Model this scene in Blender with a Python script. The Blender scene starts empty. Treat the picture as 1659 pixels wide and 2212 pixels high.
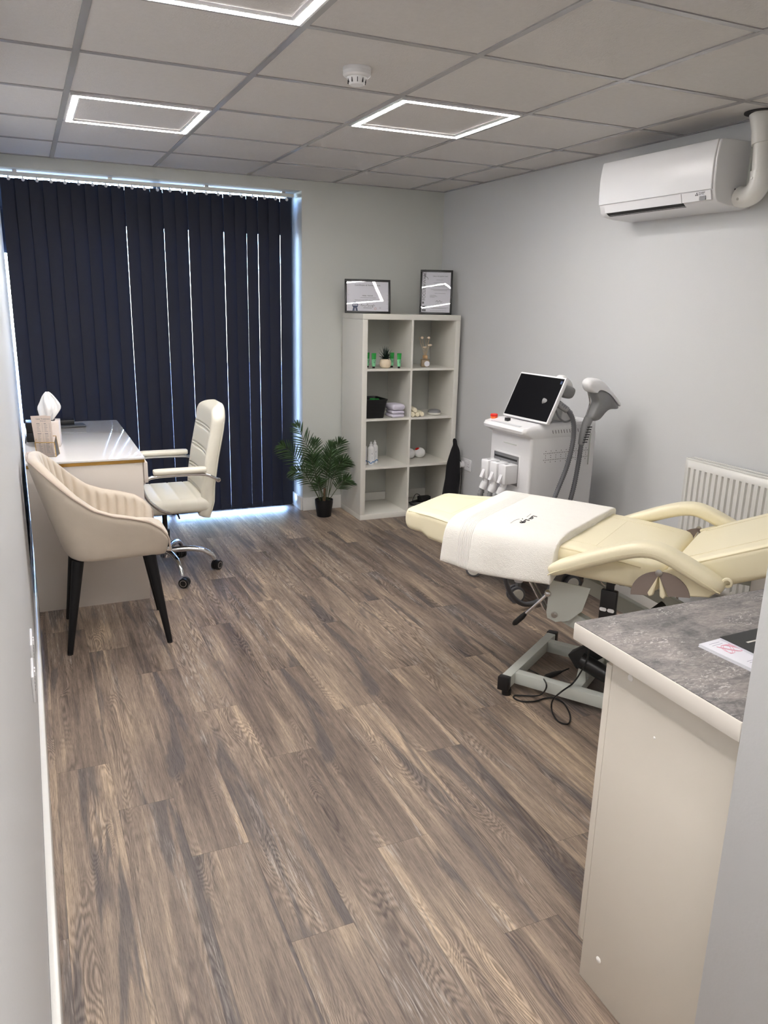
import bpy, bmesh, math, random
from mathutils import Vector, Matrix, noise
C = bpy.context.scene.collection
R = math.radians
random.seed(7)
# ---------------------------------------------------------------- camera, light, exposure
sc = bpy.context.scene
CAM = Vector((-0.2371, -5.4947, 1.5547)); YAW, PITCH, ROLL, FPX = 0.4273, -0.26435, 0.02415, 1686.87
def cam_basis():
    f = Vector((math.sin(YAW)*math.cos(PITCH), math.cos(YAW)*math.cos(PITCH), math.sin(PITCH)))
    r0 = Vector((math.cos(YAW), -math.sin(YAW), 0)); u0 = r0.cross(f)
    return (math.cos(ROLL)*r0+math.sin(ROLL)*u0, -math.sin(ROLL)*r0+math.cos(ROLL)*u0, f)
cd = bpy.data.cameras.new('camera'); co = bpy.data.objects.new('camera', cd); C.objects.link(co)
_r, _u, _f = cam_basis()
co.matrix_world = Matrix(((_r.x, _u.x, -_f.x, CAM.x), (_r.y, _u.y, -_f.y, CAM.y), (_r.z, _u.z, -_f.z, CAM.z), (0, 0, 0, 1)))
cd.sensor_fit = 'VERTICAL'; cd.sensor_height = 36; cd.lens = FPX/2212*36; cd.clip_start = 0.01
sc.camera = co
sc.view_settings.view_transform = 'Standard'; sc.view_settings.look = 'None'
sc.view_settings.exposure = 0.12; sc.view_settings.gamma = 1.0; sc.view_settings.use_curve_mapping = False
LED = 125.0
w = bpy.data.worlds.new('sky'); sc.world = w; w.use_nodes = True
nt = w.node_tree; bg = nt.nodes['Background']; sk = nt.nodes.new('ShaderNodeTexSky')
sk.sky_type = 'NISHITA'; sk.sun_disc = False; sk.sun_elevation = R(48); sk.sun_rotation = R(0); sk.sun_intensity = 0.5
mxs = nt.nodes.new('ShaderNodeMixRGB'); mxs.blend_type = 'MULTIPLY'; mxs.inputs[0].default_value = 1; mxs.inputs[2].default_value = (.66, .92, 1.35, 1)
nt.links.new(sk.outputs[0], mxs.inputs[1]); nt.links.new(mxs.outputs[0], bg.inputs[0]); bg.inputs[1].default_value = 4.0
sl = bpy.data.lights.new('sun', 'SUN'); sl.energy = 14; sl.angle = R(0.6); sl.color = (1, .95, .88)
so = bpy.data.objects.new('sun', sl); C.objects.link(so)
so.rotation_euler = Vector((-0.22, -0.62, -0.75)).to_track_quat('-Z', 'Y').to_euler()

# ---------------------------------------------------------------- materials
def mat(name, col, rough=.5, metal=0, spec=.5, bump=0, bscale=200, var=0, vscale=5, emis=None, es=0, trans=0, sheen=0, coat=0, sss=0):
    m = bpy.data.materials.new(name); m.use_nodes = True; n = m.node_tree; b = n.nodes['Principled BSDF']
    b.inputs['Base Color'].default_value = (*col, 1); b.inputs['Roughness'].default_value = rough
    b.inputs['Metallic'].default_value = metal; b.inputs['Specular IOR Level'].default_value = spec
    b.inputs['Transmission Weight'].default_value = trans; b.inputs['Sheen Weight'].default_value = sheen
    b.inputs['Coat Weight'].default_value = coat
    if emis: b.inputs['Emission Color'].default_value = (*emis, 1); b.inputs['Emission Strength'].default_value = es
    tc = n.nodes.new('ShaderNodeTexCoord')
    if var:
        t = n.nodes.new('ShaderNodeTexNoise'); t.inputs['Scale'].default_value = vscale; t.inputs['Detail'].default_value = 4
        n.links.new(tc.outputs['Object'], t.inputs['Vector'])
        r = n.nodes.new('ShaderNodeValToRGB'); r.color_ramp.elements[0].position = .3; r.color_ramp.elements[1].position = .7
        r.color_ramp.elements[0].color = (*[max(0, c*(1-var)) for c in col], 1); r.color_ramp.elements[1].color = (*[min(1, c*(1+var)) for c in col], 1)
        n.links.new(t.outputs['Fac'], r.inputs[0]); n.links.new(r.outputs[0], b.inputs['Base Color'])
    if bump:
        t = n.nodes.new('ShaderNodeTexNoise'); t.inputs['Scale'].default_value = bscale; t.inputs['Detail'].default_value = 3
        n.links.new(tc.outputs['Object'], t.inputs['Vector'])
        bp = n.nodes.new('ShaderNodeBump'); bp.inputs['Strength'].default_value = bump; bp.inputs['Distance'].default_value = .002
        n.links.new(t.outputs['Fac'], bp.inputs['Height']); n.links.new(bp.outputs[0], b.inputs['Normal'])
    return m
def S(r, g, b):   # sRGB 0-255 to linear
    f = lambda v: (v/255/12.92) if v/255 < .04045 else ((v/255+.055)/1.055)**2.4
    return (f(r), f(g), f(b))
WALL = mat('wall_paint', S(208, 209, 210), .55, bump=.15, bscale=120)
WALLB = mat('wall_paint_back', S(198, 200, 195), .6, bump=.15, bscale=120)
TILE = mat('ceiling_tile', S(206, 203, 201), .9, bump=.5, bscale=160, var=.02, vscale=60)
TBAR = mat('ceiling_bar', S(165, 163, 163), .25)
TRIM = mat('white_gloss', S(225, 224, 220), .25)
LEDM = mat('led', (1, 1, 1), .5, emis=(1, .955, .92), es=LED)
WHITE = mat('white_plastic', S(226, 226, 228), .3)
WHITE2 = mat('white_shelf', S(222, 220, 212), .4)
CREAMW = mat('cabinet_white', S(222, 215, 205), .4)
BLK = mat('black_plastic', (.008, .008, .009), .35)
BLKM = mat('black_matt', (.012, .012, .013), .6)
BLKF = mat('black_metal', (.006, .006, .007), .5, spec=.3)
CHROME = mat('chrome', (.75, .75, .76), .12, metal=1)
STEEL = mat('steel', (.5, .49, .47), .35, metal=1)
GOLD = mat('brushed_gold', S(200, 160, 90), .25, metal=1)
GREYP = mat('grey_plastic', S(128, 128, 130), .45)
GREYD = mat('hose_grey', S(98, 99, 104), .4)
GREYL = mat('light_grey_paint', S(198, 202, 196), .4)
GREYB = mat('taupe_cover', S(135, 122, 116), .3)
RED = mat('red_plastic', S(215, 40, 30), .35)
ORANGE = mat('orange_plastic', S(245, 120, 60), .4)
PVC = mat('cream_leatherette', S(240, 231, 200), .42, bump=.12, bscale=350)
PVCD = mat('leatherette_seam', S(228, 217, 182), .5)
LEATH = mat('white_leather', S(228, 224, 210), .4, bump=.1, bscale=250)
LEATHD = mat('white_leather_seam', S(190, 184, 170), .5)
SCREEN = mat('dark_glass', (.002, .002, .003), .4, spec=.15)
VELVET = mat('beige_velvet', S(203, 191, 175), .75, bump=.15, bscale=300, var=.05, vscale=9, sheen=.3)
VELVD = mat('beige_piping', S(182, 166, 152), .7)
GLASS = mat('clear_glass', (1, 1, 1), .02, trans=1)
def thin_glass():
    m = bpy.data.materials.new('thin_glass'); m.use_nodes = True; n = m.node_tree; n.nodes.remove(n.nodes['Principled BSDF'])
    tr = n.nodes.new('ShaderNodeBsdfTransparent'); g = n.nodes.new('ShaderNodeBsdfGlossy'); g.inputs['Roughness'].default_value = .012
    f = n.nodes.new('ShaderNodeFresnel'); f.inputs[0].default_value = 1.5; mx = n.nodes.new('ShaderNodeMixShader')
    n.links.new(f.outputs[0], mx.inputs[0]); n.links.new(tr.outputs[0], mx.inputs[1]); n.links.new(g.outputs[0], mx.inputs[2]); n.links.new(mx.outputs[0], n.nodes['Material Output'].inputs[0])
    return m
TGLASS = thin_glass()
FROST = mat('frosted_bottle', S(190, 170, 140), .3, trans=.5)
PAPER = mat('paper', S(232, 232, 240), .6)
PAPERP = mat('leaflet_paper', S(228, 212, 200), .5)
INK = mat('ink_grey', S(110, 110, 115), .6)
INKD = mat('ink_black', (.01, .01, .012), .6)
INKB = mat('ink_blue', S(60, 75, 105), .5)
WOODC = mat('light_wood', S(190, 155, 115), .5)
REED = mat('reed', S(205, 180, 145), .7)
FLOWER = mat('dried_flower', S(232, 214, 190), .8)
POTC = mat('cream_ceramic', S(222, 205, 180), .6, var=.06, vscale=40)
LEAFD = mat('succulent_leaf', S(16, 34, 26), .45)
LEAF = mat('palm_leaf', S(52, 78, 42), .45, var=.35, vscale=14)
STEM = mat('palm_stem', S(70, 84, 52), .5)
TRUNK = mat('palm_trunk', S(110, 86, 66), .8, bump=.5, bscale=60)
SOIL = mat('soil', S(30, 24, 20), .9)
GREEN = mat('tube_green', S(30, 150, 60), .35)
GREENL = mat('tube_light_green', S(140, 215, 165), .4)
LILAC = mat('folded_cotton', S(214, 210, 224), .9, bump=.3, bscale=400)
IVORY = mat('ivory_towel', S(240, 232, 208), .95, bump=.6, bscale=300)
MARBLE = mat('marble_print', S(225, 212, 202), .4, var=.1, vscale=14)
TISSUE = mat('tissue', S(240, 240, 240), .9, bump=.4, bscale=60)
BLUEP = mat('blue_print', S(60, 120, 180), .4)
FABRICB = mat('black_fabric', (.006, .006, .008), .95)
EXT = mat('paving', S(225, 225, 222), .8, var=.08, vscale=3)
FRAMEW = mat('window_frame_grey', S(70, 84, 110), .4)

def blind_mat():
    m = bpy.data.materials.new('navy_blind_fabric'); m.use_nodes = True; n = m.node_tree; b = n.nodes['Principled BSDF']
    b.inputs['Base Color'].default_value = (*S(30, 33, 46), 1); b.inputs['Roughness'].default_value = .8
    tc = n.nodes.new('ShaderNodeTexCoord'); t = n.nodes.new('ShaderNodeTexNoise'); t.inputs['Scale'].default_value = 500
    n.links.new(tc.outputs['Object'], t.inputs['Vector'])
    bp = n.nodes.new('ShaderNodeBump'); bp.inputs['Strength'].default_value = .3; bp.inputs['Distance'].default_value = .001
    n.links.new(t.outputs['Fac'], bp.inputs['Height']); n.links.new(bp.outputs[0], b.inputs['Normal'])
    tr = n.nodes.new('ShaderNodeBsdfTranslucent'); tr.inputs[0].default_value = (.05, .08, .2, 1)
    mx = n.nodes.new('ShaderNodeMixShader'); mx.inputs[0].default_value = .055
    n.links.new(b.outputs[0], mx.inputs[1]); n.links.new(tr.outputs[0], mx.inputs[2])
    n.links.new(mx.outputs[0], n.nodes['Material Output'].inputs[0])
    return m
BLIND = blind_mat()

def ramp(n, els):
    r = n.nodes.new('ShaderNodeValToRGB'); e = r.color_ramp.elements
    while len(e) < len(els): e.new(.5)
    for k, (p, c) in enumerate(els): e[k].position = p; e[k].color = (*c, 1)
    return r
def mth(n, op, a, b=None, c=None):
    m = n.nodes.new('ShaderNodeMath'); m.operation = op
    for i, v in enumerate((a, b, c)):
        if v is None: continue
        if isinstance(v, (int, float)): m.inputs[i].default_value = v
        else: n.links.new(v, m.inputs[i])
    return m.outputs[0]
def floor_mat():
    m = bpy.data.materials.new('oak_plank_vinyl'); m.use_nodes = True; n = m.node_tree; L = n.links; b = n.nodes['Principled BSDF']
    uv = n.nodes.new('ShaderNodeUVMap'); uv.uv_map = 'UVMap'
    at = n.nodes.new('ShaderNodeAttribute'); at.attribute_name = 'rnd'
    sep = n.nodes.new('ShaderNodeSeparateXYZ'); L.new(uv.outputs[0], sep.inputs[0])
    rnd = at.outputs['Fac']; u = sep.outputs[0]; v = sep.outputs[1]
    def coord(su, sv, o):
        cmb = n.nodes.new('ShaderNodeCombineXYZ')
        L.new(mth(n, 'MULTIPLY_ADD', u, su, mth(n, 'MULTIPLY', rnd, 17.3+o)), cmb.inputs[0])
        L.new(mth(n, 'MULTIPLY_ADD', v, sv, mth(n, 'MULTIPLY', rnd, 31.7+o)), cmb.inputs[1])
        L.new(mth(n, 'MULTIPLY', rnd, 9.1+o), cmb.inputs[2]); return cmb.outputs[0]
    def nz(vec, sc_, det=4, rough=.6, dist=0):
        t = n.nodes.new('ShaderNodeTexNoise'); t.inputs['Scale'].default_value = sc_; t.inputs['Detail'].default_value = det
        t.inputs['Roughness'].default_value = rough; t.inputs['Distortion'].default_value = dist; L.new(vec, t.inputs['Vector']); return t.outputs['Fac']
    broad = nz(coord(11, 1.15, 0), 1, 3, .5, .6)
    streak = nz(coord(70, 2.0, 3), 1, 5, .6, .4)
    fine = nz(coord(420, 16, 5), 1, 4, .75)
    # cathedral rings: contour lines of a stretched noise
    field = nz(coord(8.5, 1.5, 8), 1, 1.5, .45, .5)
    rings = mth(n, 'SINE', mth(n, 'MULTIPLY_ADD', field, 270.0, mth(n, 'MULTIPLY', streak, 14.0)))
    rings = mth(n, 'MULTIPLY_ADD', rings, .5, .5)
    cmask = n.nodes.new('ShaderNodeMapRange'); cmask.inputs[1].default_value = .50; cmask.inputs[2].default_value = .60
    L.new(nz(coord(11, 1.6, 12), 1, 3, .5), cmask.inputs[0])
    base = ramp(n, [(.33, S(88, 77, 71)), (.43, S(116, 102, 92)), (.54, S(141, 125, 111)), (.66, S(182, 161, 138))])
    mixv = mth(n, 'ADD', mth(n, 'MULTIPLY', broad, .62), mth(n, 'MULTIPLY', streak, .38))
    mixv = mth(n, 'ADD', mixv, mth(n, 'MULTIPLY_ADD', rnd, .10, -.05))
    L.new(mixv, base.inputs[0])
    # slate-grey heartwood patches
    gm = n.nodes.new('ShaderNodeMapRange'); gm.inputs[1].default_value = .56; gm.inputs[2].default_value = .62
    L.new(nz(coord(13, 1.0, 20), 1, 4, .55, .7), gm.inputs[0])
    mg = n.nodes.new('ShaderNodeMixRGB'); L.new(mth(n, 'MULTIPLY', gm.outputs[0], .75), mg.inputs[0]); L.new(base.outputs[0], mg.inputs[1]); mg.inputs[2].default_value = (*S(86, 80, 80), 1)
    # ring lines
    mr = n.nodes.new('ShaderNodeMixRGB'); mr.blend_type = 'MULTIPLY'
    rr = ramp(n, [(0.0, (.62, .61, .61)), (.5, (1.0, 1.0, 1.0)), (1, (1.28, 1.28, 1.30))]); L.new(rings, rr.inputs[0])
    L.new(mth(n, 'MULTIPLY_ADD', cmask.outputs[0], .8, .08), mr.inputs[0]); L.new(mg.outputs[0], mr.inputs[1]); L.new(rr.outputs[0], mr.inputs[2])
    # pale limed grain and knots
    lm_ = n.nodes.new('ShaderNodeMapRange'); lm_.inputs[1].default_value = .54; lm_.inputs[2].default_value = .66
    L.new(nz(coord(10, 1.3, 33), 1, 3, .5, .5), lm_.inputs[0])
    lw = n.nodes.new('ShaderNodeMapRange'); lw.inputs[1].default_value = .52; lw.inputs[2].default_value = .64; L.new(nz(coord(190, 9, 41), 1, 4, .6, .8), lw.inputs[0])
    ml = n.nodes.new('ShaderNodeMixRGB'); L.new(mth(n, 'MULTIPLY', mth(n, 'MULTIPLY', lm_.outputs[0], lw.outputs[0]), .55), ml.inputs[0]); L.new(mr.outputs[0], ml.inputs[1]); ml.inputs[2].default_value = (*S(188, 180, 172), 1)
    vk = n.nodes.new('ShaderNodeTexVoronoi'); vk.inputs['Scale'].default_value = 1; L.new(coord(5.0, 1.5, 51), vk.inputs['Vector'])
    kr = n.nodes.new('ShaderNodeMapRange'); kr.inputs[1].default_value = .17; kr.inputs[2].default_value = .03; L.new(mth(n, 'ADD', vk.outputs['Distance'], mth(n, 'MULTIPLY_ADD', streak, .12, -.06)), kr.inputs[0])
    mk = n.nodes.new('ShaderNodeMixRGB'); L.new(mth(n, 'MULTIPLY', kr.outputs[0], .65), mk.inputs[0]); L.new(ml.outputs[0], mk.inputs[1]); mk.inputs[2].default_value = (*S(92, 84, 82), 1)
    mr = mk
    # fine pores
    mf = n.nodes.new('ShaderNodeMixRGB'); mf.blend_type = 'MULTIPLY'; mf.inputs[0].default_value = .7
    fr = ramp(n, [(.38, (.52, .51, .50)), (.5, (1, 1, 1)), (.62, (1.26, 1.26, 1.26))]); L.new(fine, fr.inputs[0])
    L.new(mr.outputs[0], mf.inputs[1]); L.new(fr.outputs[0], mf.inputs[2])
    # joints
    eu = mth(n, 'MINIMUM', u, mth(n, 'SUBTRACT', .169, u)); ev = mth(n, 'MINIMUM', v, mth(n, 'SUBTRACT', 1.2135, v))
    e = mth(n, 'LESS_THAN', mth(n, 'MINIMUM', eu, ev), .0008)
    ms = n.nodes.new('ShaderNodeMixRGB'); ms.blend_type = 'MULTIPLY'; L.new(mth(n, 'MULTIPLY', e, .5), ms.inputs[0]); L.new(mf.outputs[0], ms.inputs[1]); ms.inputs[2].default_value = (.3, .28, .26, 1)
    L.new(ms.outputs[0], b.inputs['Base Color'])
    L.new(mth(n, 'MULTIPLY_ADD', fine, .2, .34), b.inputs['Roughness'])
    bp = n.nodes.new('ShaderNodeBump'); bp.inputs['Strength'].default_value = .12; bp.inputs['Distance'].default_value = .002
    L.new(mth(n, 'ADD', fine, mth(n, 'MULTIPLY', rings, mth(n, 'MULTIPLY', cmask.outputs[0], .6))), bp.inputs['Height']); L.new(bp.outputs[0], b.inputs['Normal'])
    b.inputs['Specular IOR Level'].default_value = .4
    return m
def stone_mat():
    m = bpy.data.materials.new('grey_stone_laminate'); m.use_nodes = True; n = m.node_tree; L = n.links; b = n.nodes['Principled BSDF']
    tc = n.nodes.new('ShaderNodeTexCoord'); mp = n.nodes.new('ShaderNodeMapping'); mp.inputs['Rotation'].default_value = (0, 0, R(25)); mp.inputs['Scale'].default_value = (1, 2.0, 1)
    L.new(tc.outputs['Object'], mp.inputs[0])
    def nz(s, d, r, dist=0):
        t = n.nodes.new('ShaderNodeTexNoise'); t.inputs['Scale'].default_value = s; t.inputs['Detail'].default_value = d; t.inputs['Roughness'].default_value = r; t.inputs['Distortion'].default_value = dist
        L.new(mp.outputs[0], t.inputs['Vector']); return t.outputs['Fac']
    a = nz(6, 8, .65, 1.0); f = nz(38, 6, .7, 1.5)
    r1 = ramp(n, [(.38, S(88, 87, 88)), (.48, S(122, 118, 117)), (.57, S(150, 143, 140)), (.66, S(172, 164, 160))])
    L.new(mth(n, 'ADD', mth(n, 'MULTIPLY', a, .55), mth(n, 'MULTIPLY', f, .45)), r1.inputs[0])
    fl = n.nodes.new('ShaderNodeMapRange'); fl.inputs[1].default_value = .56; fl.inputs[2].default_value = .62; L.new(nz(48, 4, .6, 2.5), fl.inputs[0])
    fm = n.nodes.new('ShaderNodeMapRange'); fm.inputs[1].default_value = .5; fm.inputs[2].default_value = .6; L.new(nz(7, 3, .5), fm.inputs[0])
    mx = n.nodes.new('ShaderNodeMixRGB'); L.new(mth(n, 'MULTIPLY', fl.outputs[0], mth(n, 'MULTIPLY_ADD', fm.outputs[0], .7, .12)), mx.inputs[0]); L.new(r1.outputs[0], mx.inputs[1]); mx.inputs[2].default_value = (*S(205, 200, 198), 1)
    L.new(mx.outputs[0], b.inputs['Base Color']); b.inputs['Roughness'].default_value = .45
    return m
def terry_mat():
    m = mat('white_terry', S(246, 243, 236), .95, bump=0, sheen=.3); n = m.node_tree; L = n.links; b = n.nodes['Principled BSDF']
    tc = n.nodes.new('ShaderNodeTexCoord'); sp = n.nodes.new('ShaderNodeSeparateXYZ'); L.new(tc.outputs['Object'], sp.inputs[0])
    t = n.nodes.new('ShaderNodeTexNoise'); t.inputs['Scale'].default_value = 330; t.inputs['Detail'].default_value = 4; L.new(tc.outputs['Object'], t.inputs['Vector'])
    t2 = n.nodes.new('ShaderNodeTexNoise'); t2.inputs['Scale'].default_value = 26; t2.inputs['Detail'].default_value = 3; L.new(tc.outputs['Object'], t2.inputs['Vector'])
    x = sp.outputs[0]
    band = mth(n, 'MULTIPLY', mth(n, 'GREATER_THAN', x, .350), mth(n, 'LESS_THAN', x, .410))
    rib = mth(n, 'SINE', mth(n, 'MULTIPLY', x, 2*math.pi/.0068))
    h = mth(n, 'ADD', mth(n, 'MULTIPLY', mth(n, 'SUBTRACT', 1.0, band), mth(n, 'ADD', t.outputs['Fac'], mth(n, 'MULTIPLY', t2.outputs['Fac'], 1.6))), mth(n, 'MULTIPLY', band, mth(n, 'MULTIPLY', rib, .5)))
    bp = n.nodes.new('ShaderNodeBump'); bp.inputs['Strength'].default_value = .8; bp.inputs['Distance'].default_value = .003
    L.new(h, bp.inputs['Height']); L.new(bp.outputs[0], b.inputs['Normal'])
    return m
FLOOR = floor_mat(); STONE = stone_mat(); TERRY = terry_mat()

# ---------------------------------------------------------------- geometry helpers
class MB:
    def __init__(s): s.bm = bmesh.new()
    def box(s, x0, x1, y0, y1, z0, z1, bev=0, seg=2, mtx=None):
        g = bmesh.ops.create_cube(s.bm, size=1)['verts']
        for v in g: v.co = Vector(((x0+x1)/2+v.co.x*(x1-x0), (y0+y1)/2+v.co.y*(y1-y0), (z0+z1)/2+v.co.z*(z1-z0)))
        if bev:
            es = list({e for v in g for e in v.link_edges})
            g = bmesh.ops.bevel(s.bm, geom=es, offset=bev, segments=seg, affect='EDGES', profile=.5)['verts']
            g = list(g)
        if mtx:
            for v in g: v.co = mtx @ v.co
        return s
    def ring(s, pts): return [s.bm.verts.new(p) for p in pts]
    def loft(s, rings, cap=True, closed=False):
        rs = [s.ring(r) for r in rings]; n = len(rs[0])
        pairs = list(zip(rs, rs[1:])) + ([(rs[-1], rs[0])] if closed else [])
        for a, b in pairs:
            for i in range(n):
                j = (i+1) % n
                try: s.bm.faces.new((a[i], a[j], b[j], b[i]))
                except ValueError: pass
        if cap and not closed:
            for r, fl in ((rs[0], True), (rs[-1], False)):
                try: s.bm.faces.new(list(reversed(r)) if fl else r)
                except ValueError: pass
        return s
    def grid(s, rows, closed_u=False):
        rs = [s.ring(r) for r in rows]
        for a, b in zip(rs, rs[1:]):
            n = len(a)
            for i in range(n if closed_u else n-1):
                j = (i+1) % n; s.bm.faces.new((a[i], a[j], b[j], b[i]))
        return s
    def tube(s, pts, r, seg=10, closed=False, rfun=None, cap=True):
        pts = [Vector(p) for p in pts]; n = len(pts); rings = []; prev = None
        for i, p in enumerate(pts):
            if closed: d = pts[(i+1) % n]-pts[i-1]
            else: d = pts[min(i+1, n-1)]-pts[max(i-1, 0)]
            d.normalize()
            if prev is None:
                a = Vector((0, 0, 1)) if abs(d.z) < .9 else Vector((1, 0, 0)); a = (a-d*a.dot(d)).normalized()
            else:
                a = prev-d*prev.dot(d); a = a.normalized() if a.length > 1e-6 else prev
            prev = a; b = d.cross(a); rr = rfun(i/(n-1)) if rfun else (r[i] if isinstance(r, (list, tuple)) else r)
            rings.append([p+a*rr*math.cos(2*math.pi*k/seg)+b*rr*math.sin(2*math.pi*k/seg) for k in range(seg)])
        return s.loft(rings, cap, closed)
    def cyl(s, p0, p1, r0, r1=None, seg=20): return s.tube([p0, p1], [r0, r0 if r1 is None else r1], seg)
    def lathe(s, prof, c=(0, 0, 0), axis=(0, 0, 1), seg=32, cap=True):
        ax = Vector(axis).normalized(); a = Vector((1, 0, 0)) if abs(ax.x) < .9 else Vector((0, 1, 0)); a = (a-ax*a.dot(ax)).normalized(); b = ax.cross(a); c = Vector(c)
        return s.loft([[c+ax*z+(a*math.cos(2*math.pi*k/seg)+b*math.sin(2*math.pi*k/seg))*max(r, 1e-5) for k in range(seg)] for r, z in prof], cap)
    def prism(s, pts, d):
        d = Vector(d); pts = [Vector(p) for p in pts]
        return s.loft([pts, [p+d for p in pts]])
    def ball(s, c, r, sc_=(1, 1, 1), seg=16):
        g = bmesh.ops.create_uvsphere(s.bm, u_segments=seg, v_segments=seg//2+2, radius=r)['verts']
        for v in g: v.co = Vector((v.co.x*sc_[0], v.co.y*sc_[1], v.co.z*sc_[2]))+Vector(c)
        return s
    def build(s, name, m, parent=None, sub=0, ang=35, bev=0, loc=None):
        bmesh.ops.recalc_face_normals(s.bm, faces=s.bm.faces)
        me = bpy.data.meshes.new(name); s.bm.to_mesh(me); s.bm.free()
        o = bpy.data.objects.new(name, me); C.objects.link(o); me.materials.append(m)
        for p in me.polygons: p.use_smooth = True
        if not sub: me.set_sharp_from_angle(angle=R(ang))
        if bev:
            b = o.modifiers.new('b', 'BEVEL'); b.width = bev; b.segments = 2; b.limit_method = 'ANGLE'; b.angle_limit = R(40)
        if sub:
            q = o.modifiers.new('s', 'SUBSURF'); q.levels = sub; q.render_levels = sub
        if parent: o.parent = parent
        if loc: o.location = loc
        return o
def tag(o, label=None, cat=None, group=None, kind=None):
    if label: o['label'] = label
    if cat: o['category'] = cat
    if group: o['group'] = group
    if kind: o['kind'] = kind
    return o
def thing(name, label, cat, loc=(0, 0, 0), rz=0, group=None):
    o = bpy.data.objects.new(name, None); C.objects.link(o); o.location = loc; o.rotation_euler = (0, 0, rz); o.empty_display_size = .05
    return tag(o, label, cat, group)
def struct(o, label=None): o['kind'] = 'structure'; return o
def kids(o): return [c for c in bpy.data.objects if c.parent == o]
def copy_tree(o, parent=None):
    c = o.copy(); C.objects.link(c); c.parent = parent
    for k in kids(o): copy_tree(k, c)
    return c
def cr(pts, n=8, closed=False):    # Catmull-Rom through points
    P = [Vector(p) for p in pts]; out = []; m = len(P)
    for i in range(m if closed else m-1):
        p0 = P[i-1] if (i > 0 or closed) else P[0]; p1 = P[i]; p2 = P[(i+1) % m]; p3 = P[(i+2) % m] if (closed or i+2 < m) else P[-1]
        for k in range(n):
            t = k/n; out.append(.5*((2*p1)+(p2-p0)*t+(2*p0-5*p1+4*p2-p3)*t*t+(3*p1-p0-3*p2+p3)*t**3))
    if not closed: out.append(P[-1])
    return out
def lerp(tab, x):
    if x <= tab[0][0]: return tab[0][1]
    for (a, va), (b, vb) in zip(tab, tab[1:]):
        if x <= b: return va+(vb-va)*(x-a)/(b-a)
    return tab[-1][1]
def sm(tab, x):
    if x <= tab[0][0]: return tab[0][1]
    for (a, va), (b, vb) in zip(tab, tab[1:]):
        if x <= b:
            t = (x-a)/(b-a); t = t*t*(3-2*t); return va+(vb-va)*t
    return tab[-1][1]
def rrect(w, h, r, n=4):           # rounded rectangle outline
    o = []
    for cx, cy, a0 in ((w/2-r, h/2-r, 0), (-w/2+r, h/2-r, 90), (-w/2+r, -h/2+r, 180), (w/2-r, -h/2+r, 270)):
        for k in range(n+1): a = R(a0+90*k/n); o.append((cx+r*math.cos(a), cy+r*math.sin(a)))
    return o
def text(name, body, size, m, parent, loc, X, Y, ext=.0002, align='LEFT', sx=1):
    X = Vector(X).normalized(); Y = Vector(Y).normalized(); Z = X.cross(Y)
    cu = bpy.data.curves.new(name, 'FONT'); cu.body = body; cu.size = size; cu.extrude = ext; cu.align_x = align; cu.resolution_u = 3
    t = bpy.data.objects.new(name, cu); C.objects.link(t); bpy.context.view_layer.update()
    me = bpy.data.meshes.new_from_object(t); bpy.data.objects.remove(t)
    o = bpy.data.objects.new(name, me); C.objects.link(o); me.materials.clear(); me.materials.append(m)
    L = Vector(loc)
    me.transform(Matrix(((X.x*sx, Y.x, Z.x, L.x), (X.y*sx, Y.y, Z.y, L.y), (X.z*sx, Y.z, Z.z, L.z), (0, 0, 0, 1))))
    if parent: o.parent = parent
    return o

# ---------------------------------------------------------------- room
XL, XR, YB, H, YN, XP = -.31, 2.686, -.022, 2.339, -4.67, .812
OX1, OZ = 1.577, 2.267      # window opening right edge / head
# floor: planks laid out as in the room, 169 mm wide, 1213 mm long
def build_floor():
    bm = bmesh.new(); uvl = bm.loops.layers.uv.new('UVMap'); fl = bm.faces.layers.float.new('rnd')
    PW, PL = .169, 1.2135
    joints = {-2: -3.724, -1: -2.967, 0: -2.033, 1: -2.331, 2: -2.737, 3: -3.14, 4: -2.5, 5: -2.92, 6: -3.316, 7: -2.68, 8: -.692}
    for ci in range(-2, 19):
        xa = -.267+(ci+1)*PW; ph = joints.get(ci, random.random()*PL)
        k0 = math.floor((-7.2-ph)/PL)
        for k in range(k0, k0+8):
            ya = ph+k*PL; x0, x1 = max(xa, XL-.03), min(xa+PW, XR+.03); y0, y1 = max(ya, -7.2), min(ya+PL, .3)
            if x1-x0 < .002 or y1-y0 < .002: continue
            vs = [bm.verts.new((x, y, 0)) for x, y in ((x0, y0), (x1, y0), (x1, y1), (x0, y1))]
            f = bm.faces.new(vs); f[fl] = random.random(); fx = random.random() < .5
            for lp, v in zip(f.loops, vs): lp[uvl].uv = (v.co.x-xa, (v.co.y-ya))
    me = bpy.data.meshes.new('floor'); bm.to_mesh(me); bm.free(); o = bpy.data.objects.new('floor', me); C.objects.link(o); me.materials.append(FLOOR)
    return struct(o)
build_floor()
struct(MB().box(XL-.15, XL, YN-2.6, .155, 0, H+.1).build('wall_left', WALL))
b = MB().box(OX1, XR+.15, YB, .26, 0, H+.1).box(XL-.15, OX1, YB, .26, OZ, H+.1).box(XL-.25, XL-.09, .16, .26, 0, H)
struct(b.build('wall_back', WALLB))
struct(MB().box(XR, XR+.15, YN-.1, YB, 0, H+.1).build('wall_right', WALL))
struct(MB().box(XP, XR+.15, YN-2.6, YN, 0, H+.1, .004, 2).build('wall_front', WALL))
struct(MB().box(XL-.15, XP+.2, YN-2.75, YN-2.6, 0, H+.1).build('wall_corridor', WALL))
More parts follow.
